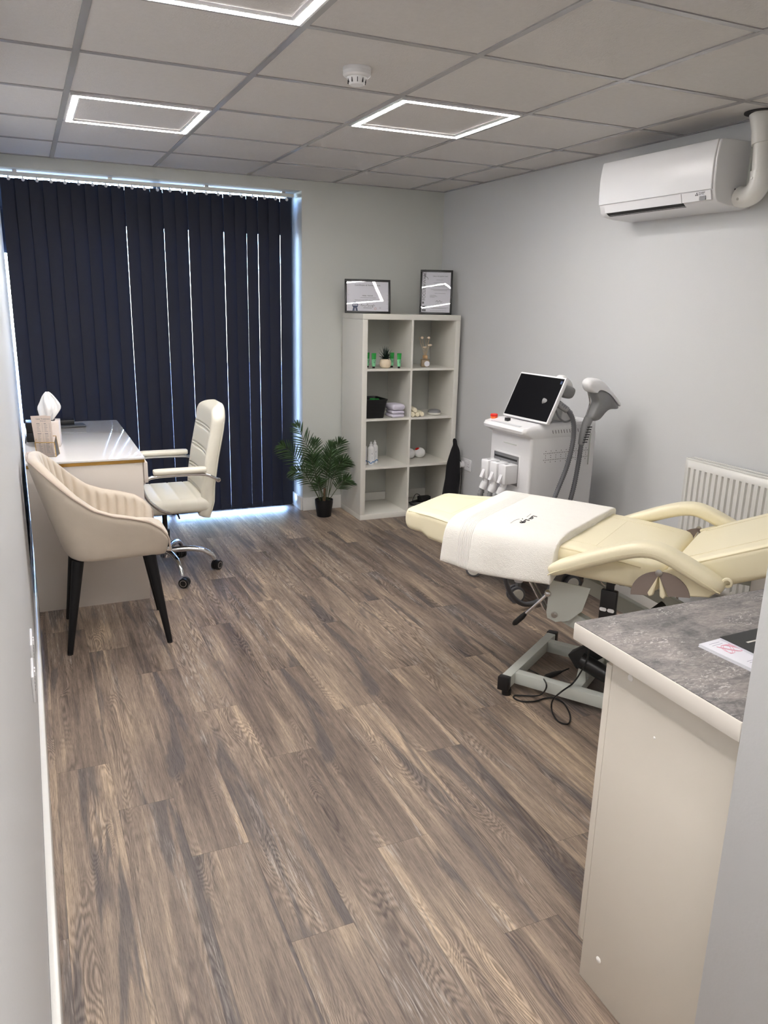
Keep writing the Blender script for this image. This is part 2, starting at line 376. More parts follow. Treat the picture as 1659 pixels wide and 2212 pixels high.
# skirting
def skirt(name, x0, x1, y0, y1):
    struct(MB().box(x0, x1, y0, y1, 0, .103, .005, 2).build(name, TRIM))
skirt('baseboard_back', OX1-.005, XR, YB-.018, YB)
skirt('baseboard_reveal', OX1-.018, OX1, YB, .19)
skirt('baseboard_left', XL, XL+.020, YN-2.5, -.03)
skirt('baseboard_right', XR-.018, XR, YN+.5, YB-.018)
# ceiling slab + tiles as one structure, bars as trim
def cell(c, r): return (.6*c, .6*c+.6, -.6*r, -.6*r+.6)
b = MB()
for c in range(-1, 5):
    for r in range(0, 13):
        x0, x1 = max(.6*c, XL), min(.6*c+.6, XR); y0, y1 = max(-.6*r-.6, YN-2.6), min(-.6*r, YB)
        if x1-x0 < .02 or y1-y0 < .02: continue
        if y0 < YN and x0 >= XP: continue
        b.box(x0+.004, x1-.004, y0+.004, y1-.004, H, H+.015)
b.box(XL-.1, XR+.1, YN-2.7, .1, H+.02, H+.06)
struct(b.build('ceiling', TILE))
b = MB(); tb = .012; zb = H-.004
for c in range(0, 5):
    yn = YN-2.6 if .6*c < XP else YN
    b.box(.6*c-tb, .6*c+tb, yn, YB, zb, H+.004)
for r in range(1, 13):
    y = -.6*r; x1 = XR if y > YN else XP
    if y < YN-2.6: continue
    b.box(XL, x1, y-tb, y+tb, zb+.0005, H+.004)
b.box(XL, XR, YB-.02, YB, zb, H+.004).box(XR-.02, XR, YN, YB, zb, H+.004).box(XL, XL+.02, YN-2.6, YB, zb, H+.004)
struct(b.build('trim_1', TBAR))
# LED frame lights
def led(c, r, label):
    x0, x1, y0, y1 = cell(c, r); t = thing('ceiling_light', label, 'light', ((x0+x1)/2, (y0+y1)/2, H), 0, 'square light frames in the ceiling')
    a, w_ = .288, .030
    def frame(a, w_, z0, z1, name, m):
        q = MB()
        q.box(-a, a, a-w_, a, z0, z1).box(-a, a, -a, -a+w_, z0, z1).box(-a, -a+w_, -a+w_, a-w_, z0, z1).box(a-w_, a, -a+w_, a-w_, z0, z1)
        return q.build(name, m, t)
    frame(.2855, .009, -.010, -.001, 'housing', WHITE)
    frame(.276, .023, -.0105, -.001, 'diffuser', LEDM)
    frame(.252, .008, -.010, -.001, 'inner_rim', WHITE)
    return t
led(0, 3, 'lit square light frame on the left of the ceiling, nearest the window')
led(2, 4, 'lit square light frame right of the smoke detector, nearest the shelf corner')
led(0, 6, 'lit square light frame cut off by the top edge of the photo')
led(0, 9, 'added unseen square light frame brightening the corridor entrance')  # lamp added out of view to brighten the pier face and left wall
led(0, 12, 'added unseen square light frame brightening the back of the corridor')  # second added lamp, never in view, lifts the pier and corridor walls
# window
t = struct(bpy.data.objects.new('window_1', None)); C.objects.link(t); t.location = (0, .2, 0)
b = MB(); f = .05
b.box(XL-.09, XL-.03, 0, .06, 0, OZ).box(OX1-f, OX1, 0, .06, .0, OZ).box(XL-.03, OX1, 0, .06, 0, .02)
b.box(XL-.03, OX1, 0, .06, 1.99, 2.05).box(XL-.03, -.19, .01, .05, 1.79, 1.99).box(.62, .67, 0, .06, 0, OZ)
b.build('window_frame', FRAMEW, t, bev=.003)
MB().box(XL-.03, OX1-f, .03, .05, 2.05, 2.215).build('dark_upper_panel', FRAMEW, t)
MB().box(XL-.03, .62, .028, .032, .02, 1.99).build('pane', TGLASS, t)
MB().box(.67, OX1-f, .028, .032, .02, 1.99).build('pane', TGLASS, t)
struct(MB().box(-8, 8, .26, 14, -.12, -.02).build('ground_outside', EXT))

# ---------------------------------------------------------------- vertical blind
bl = thing('vertical_blind', 'closed navy vertical blind covering the tall shop window', 'blind', (0, .1, 0))
MB().box(XL+.012, 1.555, -.018, .018, 2.234, 2.256, .002).build('head_rail', WHITE2, bl)
for x in (-.21, .34, .95, 1.48): MB().box(x-.012, x+.012, -.02, .02, 2.2565, OZ).build('bracket', STEEL, bl)
b = MB(); zs = [2.185, 1.6, 1.0, .5, .045]; wv = .0445; th = .0008
for k, z in enumerate(zs): pass
b.loft([[(x, -.004*math.cos(x/wv*1.4)+dy, z) for x, dy in ((-wv, 0), (-wv*.5, 0), (0, 0), (wv*.5, 0), (wv, 0), (wv, th), (wv*.5, th), (0, th), (-wv*.5, th), (-wv, th))] for z in (2.222, 1.8, 1.4, 1.0, .6, .3, .030)])
vane = b.build('vane', BLIND, bl)
hk = MB().cyl((0, -.012, 2.236), (0, -.016, 2.224), .004).lathe([(.0, -.006), (.009, -.005), (.0105, 0), (.009, .005), (0, .006)], (0, -.020, 2.215), (0, 1, 0), 16).build('hook', WHITE, vane)
MB().box(-wv+.003, wv-.003, -.0045, -.003, .034, .062).build('bottom_weight', BLIND, vane)
N = 23
def twist(k):      # vanes in the middle are turned a little further and let thin slits of daylight through
    if not 5 < k < 20: return R(15+.7*math.sin(k*1.7))
    m = (XL+.058+(k+.5)*.0795+.24)/5.6; want = (.0003+.0005*abs(math.sin(k*1.9))) if k not in (10, 15) else -.0012
    lo, hi = R(10), R(30)
    for _ in range(40):
        th_ = (lo+hi)/2
        if .089*math.sin(th_)*m-(.089*math.cos(th_)-.0795) < want: lo = th_
        else: hi = th_
    return lo
for k in range(N):
    v = vane if k == 0 else vane.copy()
    if k:
        C.objects.link(v); v.parent = bl
        for ch in (hk,) + tuple(c for c in kids(vane) if c.name.startswith('bottom')):
            q = ch.copy(); C.objects.link(q); q.parent = v
    v.location = (XL+.058+k*.0795, 0, 0)
    v.rotation_euler = (R(.05*math.sin(k*2.3)), 0, twist(k))

# ---------------------------------------------------------------- smoke detector
t = thing('smoke_detector', 'round white smoke detector on the ceiling between the light frames', 'smoke detector', (.905, -2.668, H))
MB().lathe([(.050, 0), (.050, -.010), (.049, -.011), (.049, -.024), (.044, -.029), (.036, -.031)], seg=40).build('base', WHITE, t)
b = MB().lathe([(.036, -.029), (.034, -.034), (.0275, -.052), (.025, -.055), (.012, -.056), (0, -.056)], seg=40); b.build('sensor_head', WHITE, t)
b = MB()
for k in range(10):
    a = k*2*math.pi/10; b.box(-.002, .002, -.0012, .0012, -.050, -.034, mtx=Matrix.Rotation(a, 4, 'Z') @ Matrix.Translation((.0315, 0, 0)) @ Matrix.Rotation(0, 4, 'Y'))
b.build('vent_slots', BLK, t)

# ---------------------------------------------------------------- air conditioner
t = thing('air_conditioner', 'white wall mounted air conditioner high on the right wall', 'air conditioner', (XR, -2.46, 2.13))
ax, zt, zb_ = -.218, .113, -.14
prof = [(0, zt), (ax+.03, zt), (ax+.014, zt-.004), (ax+.007, zt-.012), (ax+.003, zt-.03), (ax-.001, .05), (ax-.003, .02), (ax-.003, -.02), (ax-.001, -.06), (ax+.002, -.09), (ax+.012, zb_+.015), (ax+.03, zb_), (ax+.09, zb_-.010), (-.012, zb_-.015), (0, zb_-.015)]
y0, y1 = -.375, .372
b = MB().loft([[(x, y, z) for x, z in prof] for y in (y0, y1)]); b.build('body', WHITE, t, bev=.004)
fp = [(ax+.006, zt-.002), (ax+.001, zt-.008), (ax-.003, zt-.03), (ax-.0075, .05), (ax-.0095, .02), (ax-.0095, -.02), (ax-.008, -.06), (ax-.006, -.088), (ax+.002, -.088), (ax+.008, 0), (ax+.012, zt-.01)]
MB().loft([[(x, y, z) for x, z in fp] for y in (y0+.012, y1-.002)]).build('front_panel', WHITE, t, bev=.003)
fp = [(ax-.005, -.0905), (ax+.004, -.128), (ax+.012, -.128), (ax+.004, -.0905)]
MB().loft([[(x, y, z) for x, z in fp] for y in (-.19, .325)]).build('air_flap', WHITE, t)
MB().loft([[(x, y, z) for x, z in [(ax+.013, -.1285), (ax+.034, -.1425), (ax+.04, -.138), (ax+.02, -.122)]] for y in (-.19, .325)]).build('outlet', BLKM, t)
MB().loft([[(x-.001, y, z) for x, z in fp] for y in (y0+.015, -.195)]).build('badge_panel', WHITE, t)
nX = (0, -1, 0)
def acp(y, d): return (ax-.0075+d*.24, y, -.0905-d)
for k, (dy, dz) in enumerate(((0, .0), (-.006, -.009), (.006, -.009))):
    c0 = Vector(acp(-.284, .0075)); c0.y += dy*.75; c0.z += dz*.75
    MB().prism([c0+Vector((-.0005, 0, .0036)), c0+Vector((-.0005, -.0024, 0)), c0+Vector((-.0005, 0, -.0036)), c0+Vector((-.0005, .0024, 0))], (.001, 0, 0)).build('logo_mark', INKD, t)
text('logo_text', 'MITSUBISHI', .0070, INK, t, Vector(acp(-.294, .0085)), nX, (0, 0, 1))
text('logo_text', 'ELECTRIC', .0070, INK, t, Vector(acp(-.294, .0150)), nX, (0, 0, 1))
MB().box(ax-.0035, ax+.003, -.333, -.299, -.1265, -.1105).build('sensor_window', GREYP, t)
b = MB()
for k in range(3): b.box(-.105, -.088, y0-.0012, y0+.002, -.085-.011*k, -.079-.011*k)
b.build('side_vents', BLK, t)
MB().box(-.04, 0, y0-.012, y1, -.12, .10).build('back_plate', GREYL, t)
# drain / pipe cover
t = thing('pipe_cover', 'white plastic pipe elbow from the air conditioner up into the ceiling', 'pipe', (XR-.075, -2.9, 2.05))
P = cr([(0, .062, -.03), (0, .03, -.035), (0, -.012, -.022), (0, -.036, .012), (0, -.036, .06)], 6)
MB().tube(P, .043, 24).build('elbow', TRIM, t)
MB().tube([(0, -.036, .055), (0, -.02, .21)], .037, 24).build('pipe', TRIM, t)
MB().tube([(0, -.026, .165), (0, -.018, .22), (0, -.008, .282)], [.045, .046, .055], 24).build('upper_collar', TRIM, t)
MB().lathe([(.075, .283), (.075, .288), (.0, .289)], (0, -.008, 0), seg=30).build('ceiling_rose', BLKM, t)
for p in ((-.043, -.03, .03), (-.040, .03, -.045)): MB().lathe([(.006, 0), (.006, .003), (0, .004)], p, (-1, 0, 0), 12).build('screw', STEEL, t)

# ---------------------------------------------------------------- radiator
t = thing('radiator', 'white ribbed panel radiator on the right wall behind the treatment couch', 'radiator', (XR-.035, -2.745, 0))
L = 1.0; z0, z1 = .27, .865
b = MB(); rows = []
pts = [(0.0, 0)]; y = .022
xs = []
k = 0; yy = .02
while yy < L-.03:
    xs += [(yy, 0), (yy+.003, .011), (yy+.010, .011), (yy+.013, 0)]; yy += .0333
xs = [(0, 0)] + xs + [(L, 0)]
def rr(z, amp): return [(-.055-d*amp*-1 if False else -.055+d*amp, -yv, z) for yv, d in xs]
b.grid([rr(z0, 0), rr(z0+.035, 0), rr(z0+.045, 1), rr(z1-.055, 1), rr(z1-.045, 0), rr(z1-.008, 0)])
o = b.build('front_panel', TRIM, t, ang=25); o.modifiers.new('so', 'SOLIDIFY').thickness = .002
MB().box(-.055, .0, -.002, .003, z0+.01, z1, .002).build('side_panel', TRIM, t)
MB().box(-.055, .0, -L-.003, -L+.002, z0+.01, z1, .002).build('side_panel', TRIM, t)
b = MB().box(-.056, -.046, -L, 0, z1-.008, z1+.001, .001).box(-.008, 0.0, -L, 0, z1-.008, z1+.001, .001)
for k in range(95): b.box(-.047, -.007, -.008-k*.0105, -.0035-k*.0105, z1-.006, z1-.002)
b.box(-.046, -.008, -L, 0, z1-.02, z1-.018)
b.build('top_grille', TRIM, t)
MB().box(-.015, .0, -L, 0, z0+.02, z1-.03).build('rear_panel', TRIM, t)
for yv in (-.15, -.85): MB().box(-.01, .033, yv-.02, yv+.02, z0+.1, z1-.1).build('wall_bracket', STEEL, t)
MB().tube(cr([(-.03, -.03, z0+.01), (-.03, -.03, .2), (-.03, -.03, .02)], 4), .0075).build('pipe', CHROME, t)
MB().tube(cr([(-.03, -L+.03, z0+.01), (-.03, -L+.03, .2), (-.03, -L+.03, .02)], 4), .0075).build('pipe', CHROME, t)

# ---------------------------------------------------------------- sockets
def socket(name, label, cat, loc, rz, w_=.147, h=.086, double=True, rocker=False):
    t = thing(name, label, cat, loc, rz)      # local +x out of wall, y along wall
    MB().box(0, .008, -w_/2, w_/2, -h/2, h/2, .003).build('faceplate', WHITE, t)
    q = MB()
    for s in ((-1, 1) if double else (0,)):
        for dy, dz in ((-.011, -.012), (.011, -.012), (0, .006)): q.box(.0078, .0086, s*.037+dy-.002, s*.037+dy+.002, dz-.003, dz+.003)
    q.build('pin_holes', BLK, t)
    for s in (-1, 1): MB().box(.008, .012, s*.012-.006, s*.012+.006, .018, .034, .001).build('switch', WHITE, t)
    return t
socket('wall_socket', 'white double plug socket on the right wall between shelf and laser machine', 'socket', (XR, -.54, .39), R(180))
t = thing('plug', 'white round timer plug in the socket beside the black bag', 'plug', (XR-.009, -.50, .385), R(180))
MB().lathe([(.026, 0), (.028, .006), (.028, .03), (.024, .036), (0, .037)], (0, 0, 0), (1, 0, 0), 28).build('body', WHITE, t)
o = MB().tube(cr([(.02, .004, .02), (.03, .012, .03), (.02, .02, 0), (.015, .018, -.12), (.02, .015, -.25), (.03, .01, -.37)], 6), .003, 8).build('cord', BLK, t)
socket('wall_socket', 'upper white socket plate on the left wall near the armchair', 'socket', (XL, -2.82, .40), 0)
socket('wall_socket', 'lower white socket plate on the left wall nearest the camera', 'socket', (XL, -3.03, .385), 0)


# ---------------------------------------------------------------- cube shelf unit
SX, SY = 1.878, -.428
t = thing('shelf_unit', 'white open cube shelf unit, two wide and four high, in the corner', 'shelf', (SX, SY, 0))
W_, D_, H_, T = .765, .388, 1.465, .038
MB().box(0, W_, 0, D_, H_-T, H_, .0015).build('top_panel', WHITE2, t)
MB().box(0, W_, 0, D_, 0, T, .0015).build('bottom_panel', WHITE2, t)
MB().box(0, T, 0, D_, T, H_-T-.001, .001).build('side_panel', WHITE2, t)
MB().box(W_-T, W_, 0, D_, T, H_-T-.001, .001).build('side_panel', WHITE2, t)
SZ = [T+(H_-2*T-3*.016)/4*(k+1)+.016*k for k in range(3)]     # undersides of shelves
for z in SZ: MB().box(T, W_-T, .003, D_, z, z+.016).build('shelf', WHITE2, t)
lv = [T]+[z+.016 for z in SZ]; up = SZ+[H_-T]
for a, c in zip(lv, up): MB().box(W_/2-.008, W_/2+.008, .003, D_, a, c).build('divider', WHITE2, t)
Z0, Z1, Z2, Z3 = lv

def frame(name, label, w_, h_, loc, rz, lean):
    t = thing(name, label, 'certificate', loc, rz); Mx = Matrix.Rotation(-lean, 4, 'X')   # front faces -y, base at z=0
    b = MB(); f = .014
    for x0, x1, z0, z1 in ((-w_/2, w_/2, 0, f), (-w_/2, w_/2, h_-f, h_), (-w_/2, -w_/2+f, f, h_-f), (w_/2-f, w_/2, f, h_-f)):
        b.box(x0, x1, -.006, .012, z0, z1, .002, mtx=Mx)
    b.build('frame', BLK, t)
    MB().box(-w_/2+f, w_/2-f, .003, .008, f, h_-f, mtx=Mx).build('certificate_sheet', PAPER, t)
    return t, Mx
def gl(t, Mx, w_, h_, f=.014):
    MB().box(-w_/2+f, w_/2-f, -.003, -.001, f, h_-f, mtx=Mx).build('glass', TGLASS, t)
w_, h_ = .322, .232
t, Mx = frame('framed_certificate', 'landscape framed certificate with a blue rosette on the shelf unit', w_, h_, (1.972, -.285, H_+.001), R(-16.5), R(10.3))
X = Mx.to_3x3() @ Vector((1, 0, 0)); Y = Mx.to_3x3() @ Vector((0, 0, 1))
def at(x, z, d=.0022): return Mx @ Vector((x, d, z))
def line(t, x0, x1, z, m=INK, h=.0012): return MB().box(x0, x1, .0015, .003, z, z+h, mtx=Mx).build('print_line', m, t)
text('title_text', 'Certificate of Achievement', .0165, INK, t, at(0, .188), X, Y, align='CENTER')
text('name_text', 'Hayley  Holcroft', .011, INKD, t, at(0, .118), X, Y, align='CENTER', ext=.0003)
text('course_text', 'Advanced Laser & IPL Core of Knowledge', .0105, INK, t, at(0, .087), X, Y, align='CENTER')
line(t, -.05, .06, .107)
for z in (.040, .034): line(t, -.03, .03, z)
sg = cr([(-.048, 0, .05), (-.043, 0, .062), (-.038, 0, .05), (-.030, 0, .054), (-.02, 0, .05), (-.008, 0, .053), (0, 0, .064), (.004, 0, .048), (.014, 0, .053), (.024, 0, .05), (.034, 0, .056), (.036, 0, .04), (.042, 0, .06), (.05, 0, .05)], 5)
MB().tube([Mx @ Vector((p.x, .002, p.z)) for p in sg], .0009, 6).build('signature', INKD, t)
MB().lathe([(.021, 0), (.021, .001), (0, .001)], at(-.088, .056, .0025), (Mx.to_3x3() @ Vector((0, -1, 0))), 28).build('rosette', INKB, t)
MB().box(-.104, -.072, .001, .003, .0525, .0595, mtx=Mx).build('rosette_band', PAPER, t)
for s in (-1, 1): MB().prism([Mx @ Vector((-.088+s*q, .0024, z)) for q, z in ((.002, .04), (.014, .04), (.020, .012), (.012, .018), (.005, .012))], (0, -.0006, 0)).build('rosette_tail', INKB, t)
MB().lathe([(.008, 0), (.008, .001), (.006, .001), (.006, 0)], at(.055, .032, .0025), (Mx.to_3x3() @ Vector((0, -1, 0))), 20, cap=False).build('seal', mat('seal_red', S(190, 120, 100), .6), t)
for x in (.082, -.14, .135):
    for k in range(5 if x != .082 else 2): line(t, x, x+.012, .035+k*(.03 if x != .082 else .006), mat('pale_print', S(190, 190, 202), .6) if k == 0 and x < 0 else INK if x == .082 else bpy.data.materials['pale_print'])
gl(t, Mx, w_, h_)
w_, h_ = .235, .315
t, Mx = frame('framed_certificate', 'portrait framed certificate with side lettering on the shelf unit', w_, h_, (2.507, -.285, H_+.001), R(-28), R(9.5))
X = Mx.to_3x3() @ Vector((1, 0, 0)); Y = Mx.to_3x3() @ Vector((0, 0, 1))
text('side_lettering', 'FOCUS AWARDS', .029, INK, t, at(-.077, .098), Y, -X)
text('title_text', 'THIS IS TO CERTIFY THAT', .0095, INKD, t, at(.028, .268), X, Y, align='CENTER')
for z, a, c in ((.245, .0, .05), (.225, -.02, .075), (.205, -.03, .09), (.199, -.02, .08), (.178, -.04, .10), (.171, -.02, .08), (.150, -.01, .07), (.135, -.045, .0), (.128, -.045, .01), (.122, -.045, -.01), (.072, .0, .045), (.066, .005, .04), (.048, -.05, .095), (.042, -.03, .08), (.026, -.04, .08)): line(t, a, c, z)
sg = cr([(0, 0, .09), (.01, 0, .1), (.015, 0, .088), (.03, 0, .1), (.035, 0, .088), (.048, 0, .094)], 5)
MB().tube([Mx @ Vector((p.x, .002, p.z)) for p in sg], .0009, 6).build('signature', INKD, t)
sw = cr([(-.088, 0, .262), (-.078, 0, .28), (-.09, 0, .285), (-.082, 0, .27), (-.066, 0, .262), (-.062, 0, .247)], 6)
MB().tube([Mx @ Vector((p.x, .002, p.z)) for p in sw], .0014, 6).build('swirl', INK, t)
for z in (.075, .045, .022): MB().box(-.098, -.07 if z < .07 else -.085, .0015, .003, z, z+.014, mtx=Mx).build('stamp', INK, t)
gl(t, Mx, w_, h_)

# tubes of green cream
def tube_thing(x, y, label, z=Z3, rz=0):
    t = thing('cream_tube', label, 'cream tube', (x, y, z), rz, 'green cream tubes on the top shelf')
    MB().lathe([(.0085, 0), (.009, .001), (.009, .012), (.0075, .013)], seg=20).build('cap', BLK, t)
    rings = []
    for z_, wx, wy in ((.013, .0095, .0095), (.016, .0125, .0115), (.045, .0145, .0095), (.08, .0165, .0055), (.098, .0175, .002), (.105, .0175, .001)):
        rings.append([(wx*math.cos(2*math.pi*k/24), wy*math.sin(2*math.pi*k/24), z_) for k in range(24)])
    MB().loft(rings[:3]+[[(p[0]*1.0, p[1], .062) for p in rings[2]]]).build('lower_body', GREENL, t)
    q = [[(.0152*math.cos(2*math.pi*k/24), .0086*math.sin(2*math.pi*k/24), .0615) for k in range(24)]]
    MB().loft(q+rings[3:]).build('upper_body', GREEN, t)
    text('print', 'ALOE', .009, INKD, t, (0, -.0128, .050), (1, 0, 0), (0, 0, 1), align='CENTER')
    for k in range(2): MB().box(-.006, .006, -.0128, -.011, .043-.005*k, .0445-.005*k).build('print_line', INKD, t)
tube_thing(1.966, -.31, 'green cream tube furthest left and behind, against the shelf side', rz=.2)
tube_thing(1.988, -.372, 'green cream tube at the front, left of the succulent', rz=-.1)
tube_thing(2.150, -.325, 'green cream tube partly hidden behind the succulent pot', rz=.05)
tube_thing(2.172, -.40, 'green cream tube standing alone right of the succulent')
# succulent
t = thing('succulent_plant', 'spiky dark succulent in a round cream pot on the top shelf', 'plant', (2.083, -.362, Z3))
MB().lathe([(.020, 0), (.033, .006), (.041, .022), (.0425, .036), (.038, .053), (.031, .063), (.029, .064), (.029, .058), (0, .058)], seg=36).build('pot', POTC, t)
b = MB()
for ring, (n_, el, ln) in enumerate(((9, 8, .045), (9, 28, .055), (8, 48, .07), (6, 66, .085), (4, 80, .095))):
    for k in range(n_):
        a = 2*math.pi*(k+.5*(ring % 2))/n_+random.uniform(-.1, .1); e = R(el+random.uniform(-5, 5)); d = Vector((math.cos(a)*math.cos(e), math.sin(a)*math.cos(e), math.sin(e)))
        sd = d.cross(Vector((0, 0, 1))).normalized(); nn = sd.cross(d)
        base = Vector((0, 0, .062)); rs = []
        for u, wd in ((0, .0035), (.3, .0062), (.6, .005), (.85, .0022), (1, .0002)):
            p = base+d*ln*u+nn*(-.006*u*u); rs.append([p+sd*wd, p+nn*wd*.35, p-sd*wd, p-nn*wd*.35])
        b.loft(rs)
b.build('leaves', LEAFD, t)
# reed diffuser
t = thing('reed_diffuser', 'frosted reed diffuser bottle with dried flowers on the top shelf', 'reed diffuser', (2.425, -.31, Z3), R(-20))
b = MB().box(-.03, .03, -.024, .024, 0, .055, .006, 3).cyl((0, 0, .054), (0, 0, .062), .018); b.build('bottle', FROST, t)
MB().lathe([(.0175, .060), (.0185, .062), (.0185, .082), (.016, .084), (0, .084)], seg=28).build('collar', WOODC, t)
MB().lathe([(.020, 0), (.020, .002), (0, .002)], (.012, -.024, .024), (0, -1, 0), 28).build('round_label', PAPER, t)
for k, (dx, dy, ln, fl_) in enumerate(((-.05, 0, .13, 0), (-.028, -.01, .125, 1), (.004, 0, .135, 0), (.022, 0, .125, 1), (.03, .012, .13, 0), (-.008, -.012, .055, 2), (.03, -.01, .072, 2))):
    p = Vector((dx, dy, .084+ln)); MB().tube([(dx*.1, dy*.1, .078), p], .0012, 6).build('reed', REED, t)
    if fl_ == 1: MB().ball(p, .011, (1, 1, .85), 14).build('flower', FLOWER, t)
    if fl_ == 2:
        b = MB()
        for j in range(7):
            a = j*2*math.pi/7; b.ball(p+Vector((math.cos(a)*.008, math.sin(a)*.008, .002)), .008, (1, 1, .8), 8)
        b.ball(p, .009, (1, 1, 1), 8).build('flower', FLOWER, t)
# basket
t = thing('storage_basket', 'black woven plastic basket on the second shelf', 'basket', (1.998, -.315, Z2), 0)
def bk(z): s = 1+.30*z/.15; return [(x*s-.0, y*s, z) for x, y in rrect(.135, .17, .02, 4)]
b = MB().loft([bk(z) for z in (0, .04, .08, .12)]+[bk(.125)]+[[(p[0]*.95, p[1]*.95, p[2]) for p in bk(.125)]]+[[(p[0]*.93, p[1]*.93, p[2]) for p in bk(.01)]]); b.build('body', BLKF, t)
b = MB()
for k in range(11): b.loft([[(x*1.012, y*1.012, z) for x, y, z in bk(.006+k*.011)], [(x*1.02, y*1.02, z) for x, y, z in bk(.009+k*.011)], [(x*1.012, y*1.012, z) for x, y, z in bk(.012+k*.011)]], cap=False)
b.build('weave', BLK, t)
b = MB().loft([[(x*k_, y*k_, z) for x, y, z in bk(zz)] for zz, k_ in ((.125, 1.0), (.125, 1.05), (.136, 1.05), (.136, .95), (.125, .95))], cap=False); b.build('rim', BLK, t)
for k, (x, y, r_) in enumerate(((.0, -.03, .2), (.03, .01, -.4))):
    MB().box(-.035, .035, -.025, .025, 0, .02, .006).build('green_packet', GREEN, None, loc=(1.998+x, -.315+y, Z2+.085+.022*k)).rotation_euler = (0.1, .05, r_)
    o = bpy.data.objects['green_packet' + ('' if k == 0 else '.001')]
    tag(o, ('green foil packet lying lower inside the black basket', 'green foil packet lying on top inside the black basket')[k], 'packet', 'green packets in the basket')
# folded cloths
def cloth(w_, d_, h_, z, label, loc, rz):
    o = MB(); rings = []
    for yv in [-.5+.1*k for k in range(11)]:
        sc_ = 1-.03*abs(yv*2)**4; bulge = .002*noise.noise(Vector((yv*6, z*30, 0)))
        rings.append([(x*sc_, yv*d_+.003*math.sin(x*40), h_/2+q*(1-.1*abs(yv*2)**6)+bulge+.0015*math.sin(x*60+yv*9)) for x, q in rrect(w_, h_, h_*.48, 5)])
    o.loft(rings); c_ = o.build('folded_cloth', LILAC, None, sub=1); c_.location = (loc[0], loc[1], z); c_.rotation_euler = (0, 0, rz)
    b2 = MB()
    for j in range(2): b2.tube(cr([(-w_*.40, -d_*.495, h_*(.25+.2*j)), (-w_*.1, -d_*.505, h_*(.35+.2*j)), (w_*.25, -d_*.505, h_*(.3+.2*j))], 5), .0012, 6)
    b2.build('fold_edge', LILAC, c_)
    return tag(c_, label, 'cloth', 'folded white cloths on the second shelf')
cloth(.105, .13, .024, Z2+.001, 'folded white cloth at the bottom of the stack of three', (2.172, -.350), .05)
cloth(.102, .13, .024, Z2+.026, 'folded white cloth in the middle of the stack of three', (2.175, -.350), -.04)
cloth(.108, .13, .045, Z2+.051, 'thicker folded white cloth on top of the stack', (2.173, -.350), .08)
# rolled ivory cloths
def roll(x, z, label, y=-.41):
    b = MB(); L_ = .11; r_ = .018
    b.lathe([(.001, -.006), (r_*.8, -.002), (r_, .004), (r_, L_-.004), (r_*.7, L_), (0, L_)], (0, 0, 0), (0, 1, 0), 24)
    o = b.build('rolled_towel', IVORY); o.location = (x, y, z+r_); o.rotation_euler = (0, 0, R(-12))
    sp = [Vector((math.cos(a)*r_*.85*a/12.5, -.0045, math.sin(a)*r_*.85*a/12.5)) for a in [k*.35 for k in range(4, 36)]]
    MB().tube(sp, .0018, 6).build('spiral_edge', IVORY, o)
    return tag(o, label, 'towel', 'rolled ivory towels on the second shelf')
roll(2.290, Z2, 'rolled ivory towel at the lower left, beside the shelf divider')
roll(2.327, Z2, 'rolled ivory towel at the lower middle of the pile')
roll(2.366, Z2, 'rolled ivory towel at the lower right of the pile', -.405)
roll(2.305, Z2+.031, 'rolled ivory towel lying on top of the others')
# smart speaker
t = thing('smart_speaker', 'small round grey speaker on the second shelf', 'speaker', (2.505, -.335, Z2))
MB().lathe([(.030, 0), (.046, .004), (.049, .012), (.049, .018)], seg=40).build('base', WHITE2, t)
MB().lathe([(.049, .018), (.0475, .027), (.040, .035), (.022, .040), (0, .041)], seg=40).build('fabric_top', GREYP, t)
# gel bottles
def bottle(x, y, label):
    t = thing('gel_bottle', label, 'bottle', (x, y, Z1), 0, 'white gel bottles on the third shelf')
    MB().lathe([(.021, 0), (.0235, .003), (.0235, .115), (.021, .128), (.012, .138), (.010, .142)], seg=30).build('body', WHITE, t)
    MB().lathe([(.0115, .140), (.0115, .150), (.007, .156), (.0055, .166), (.0065, .170), (0, .171)], seg=20).build('nozzle', WHITE, t)
    MB().tube(cr([(.0238*math.sin(a), -.0238*math.cos(a), .022+.006*math.sin(a*4)) for a in [-1.4+.28*k for k in range(11)]], 2), .003, 6).build('wave_print', BLUEP, t)
    for z, w2 in ((.090, .012), (.082, .008), (.062, .010), (.05, .010)): MB().tube([(.0237*math.sin(a), -.0237*math.cos(a), z) for a in [-w2/.0237*.5+k*w2/.0237/4 for k in range(5)]], .0009, 4).build('print_line', INKB, t)
bottle(1.960, -.290, 'white gel bottle furthest left, mostly hidden by the shelf side')
bottle(1.996, -.335, 'white gel bottle in front of the other two')
bottle(2.052, -.275, 'white gel bottle at the right rear of the three')
# cotton wool packs
def pack(x, y, label, red):
    o = MB().ball((0, 0, .039), .042, (1.04, 1.1, .93), 24).build('cotton_pack', TISSUE); o.location = (x, y, Z1)
    if red: MB().ball((-.014, -.0, .064), .018, (1.3, 1.2, .8), 16).build('red_label', RED, o)
    return tag(o, label, 'cotton pack', 'cotton packs on the third shelf')
pack(2.376, -.20, 'round white cotton pack tucked against the divider', 0)
pack(2.468, -.19, 'round white cotton pack with a red patch on top', 1)
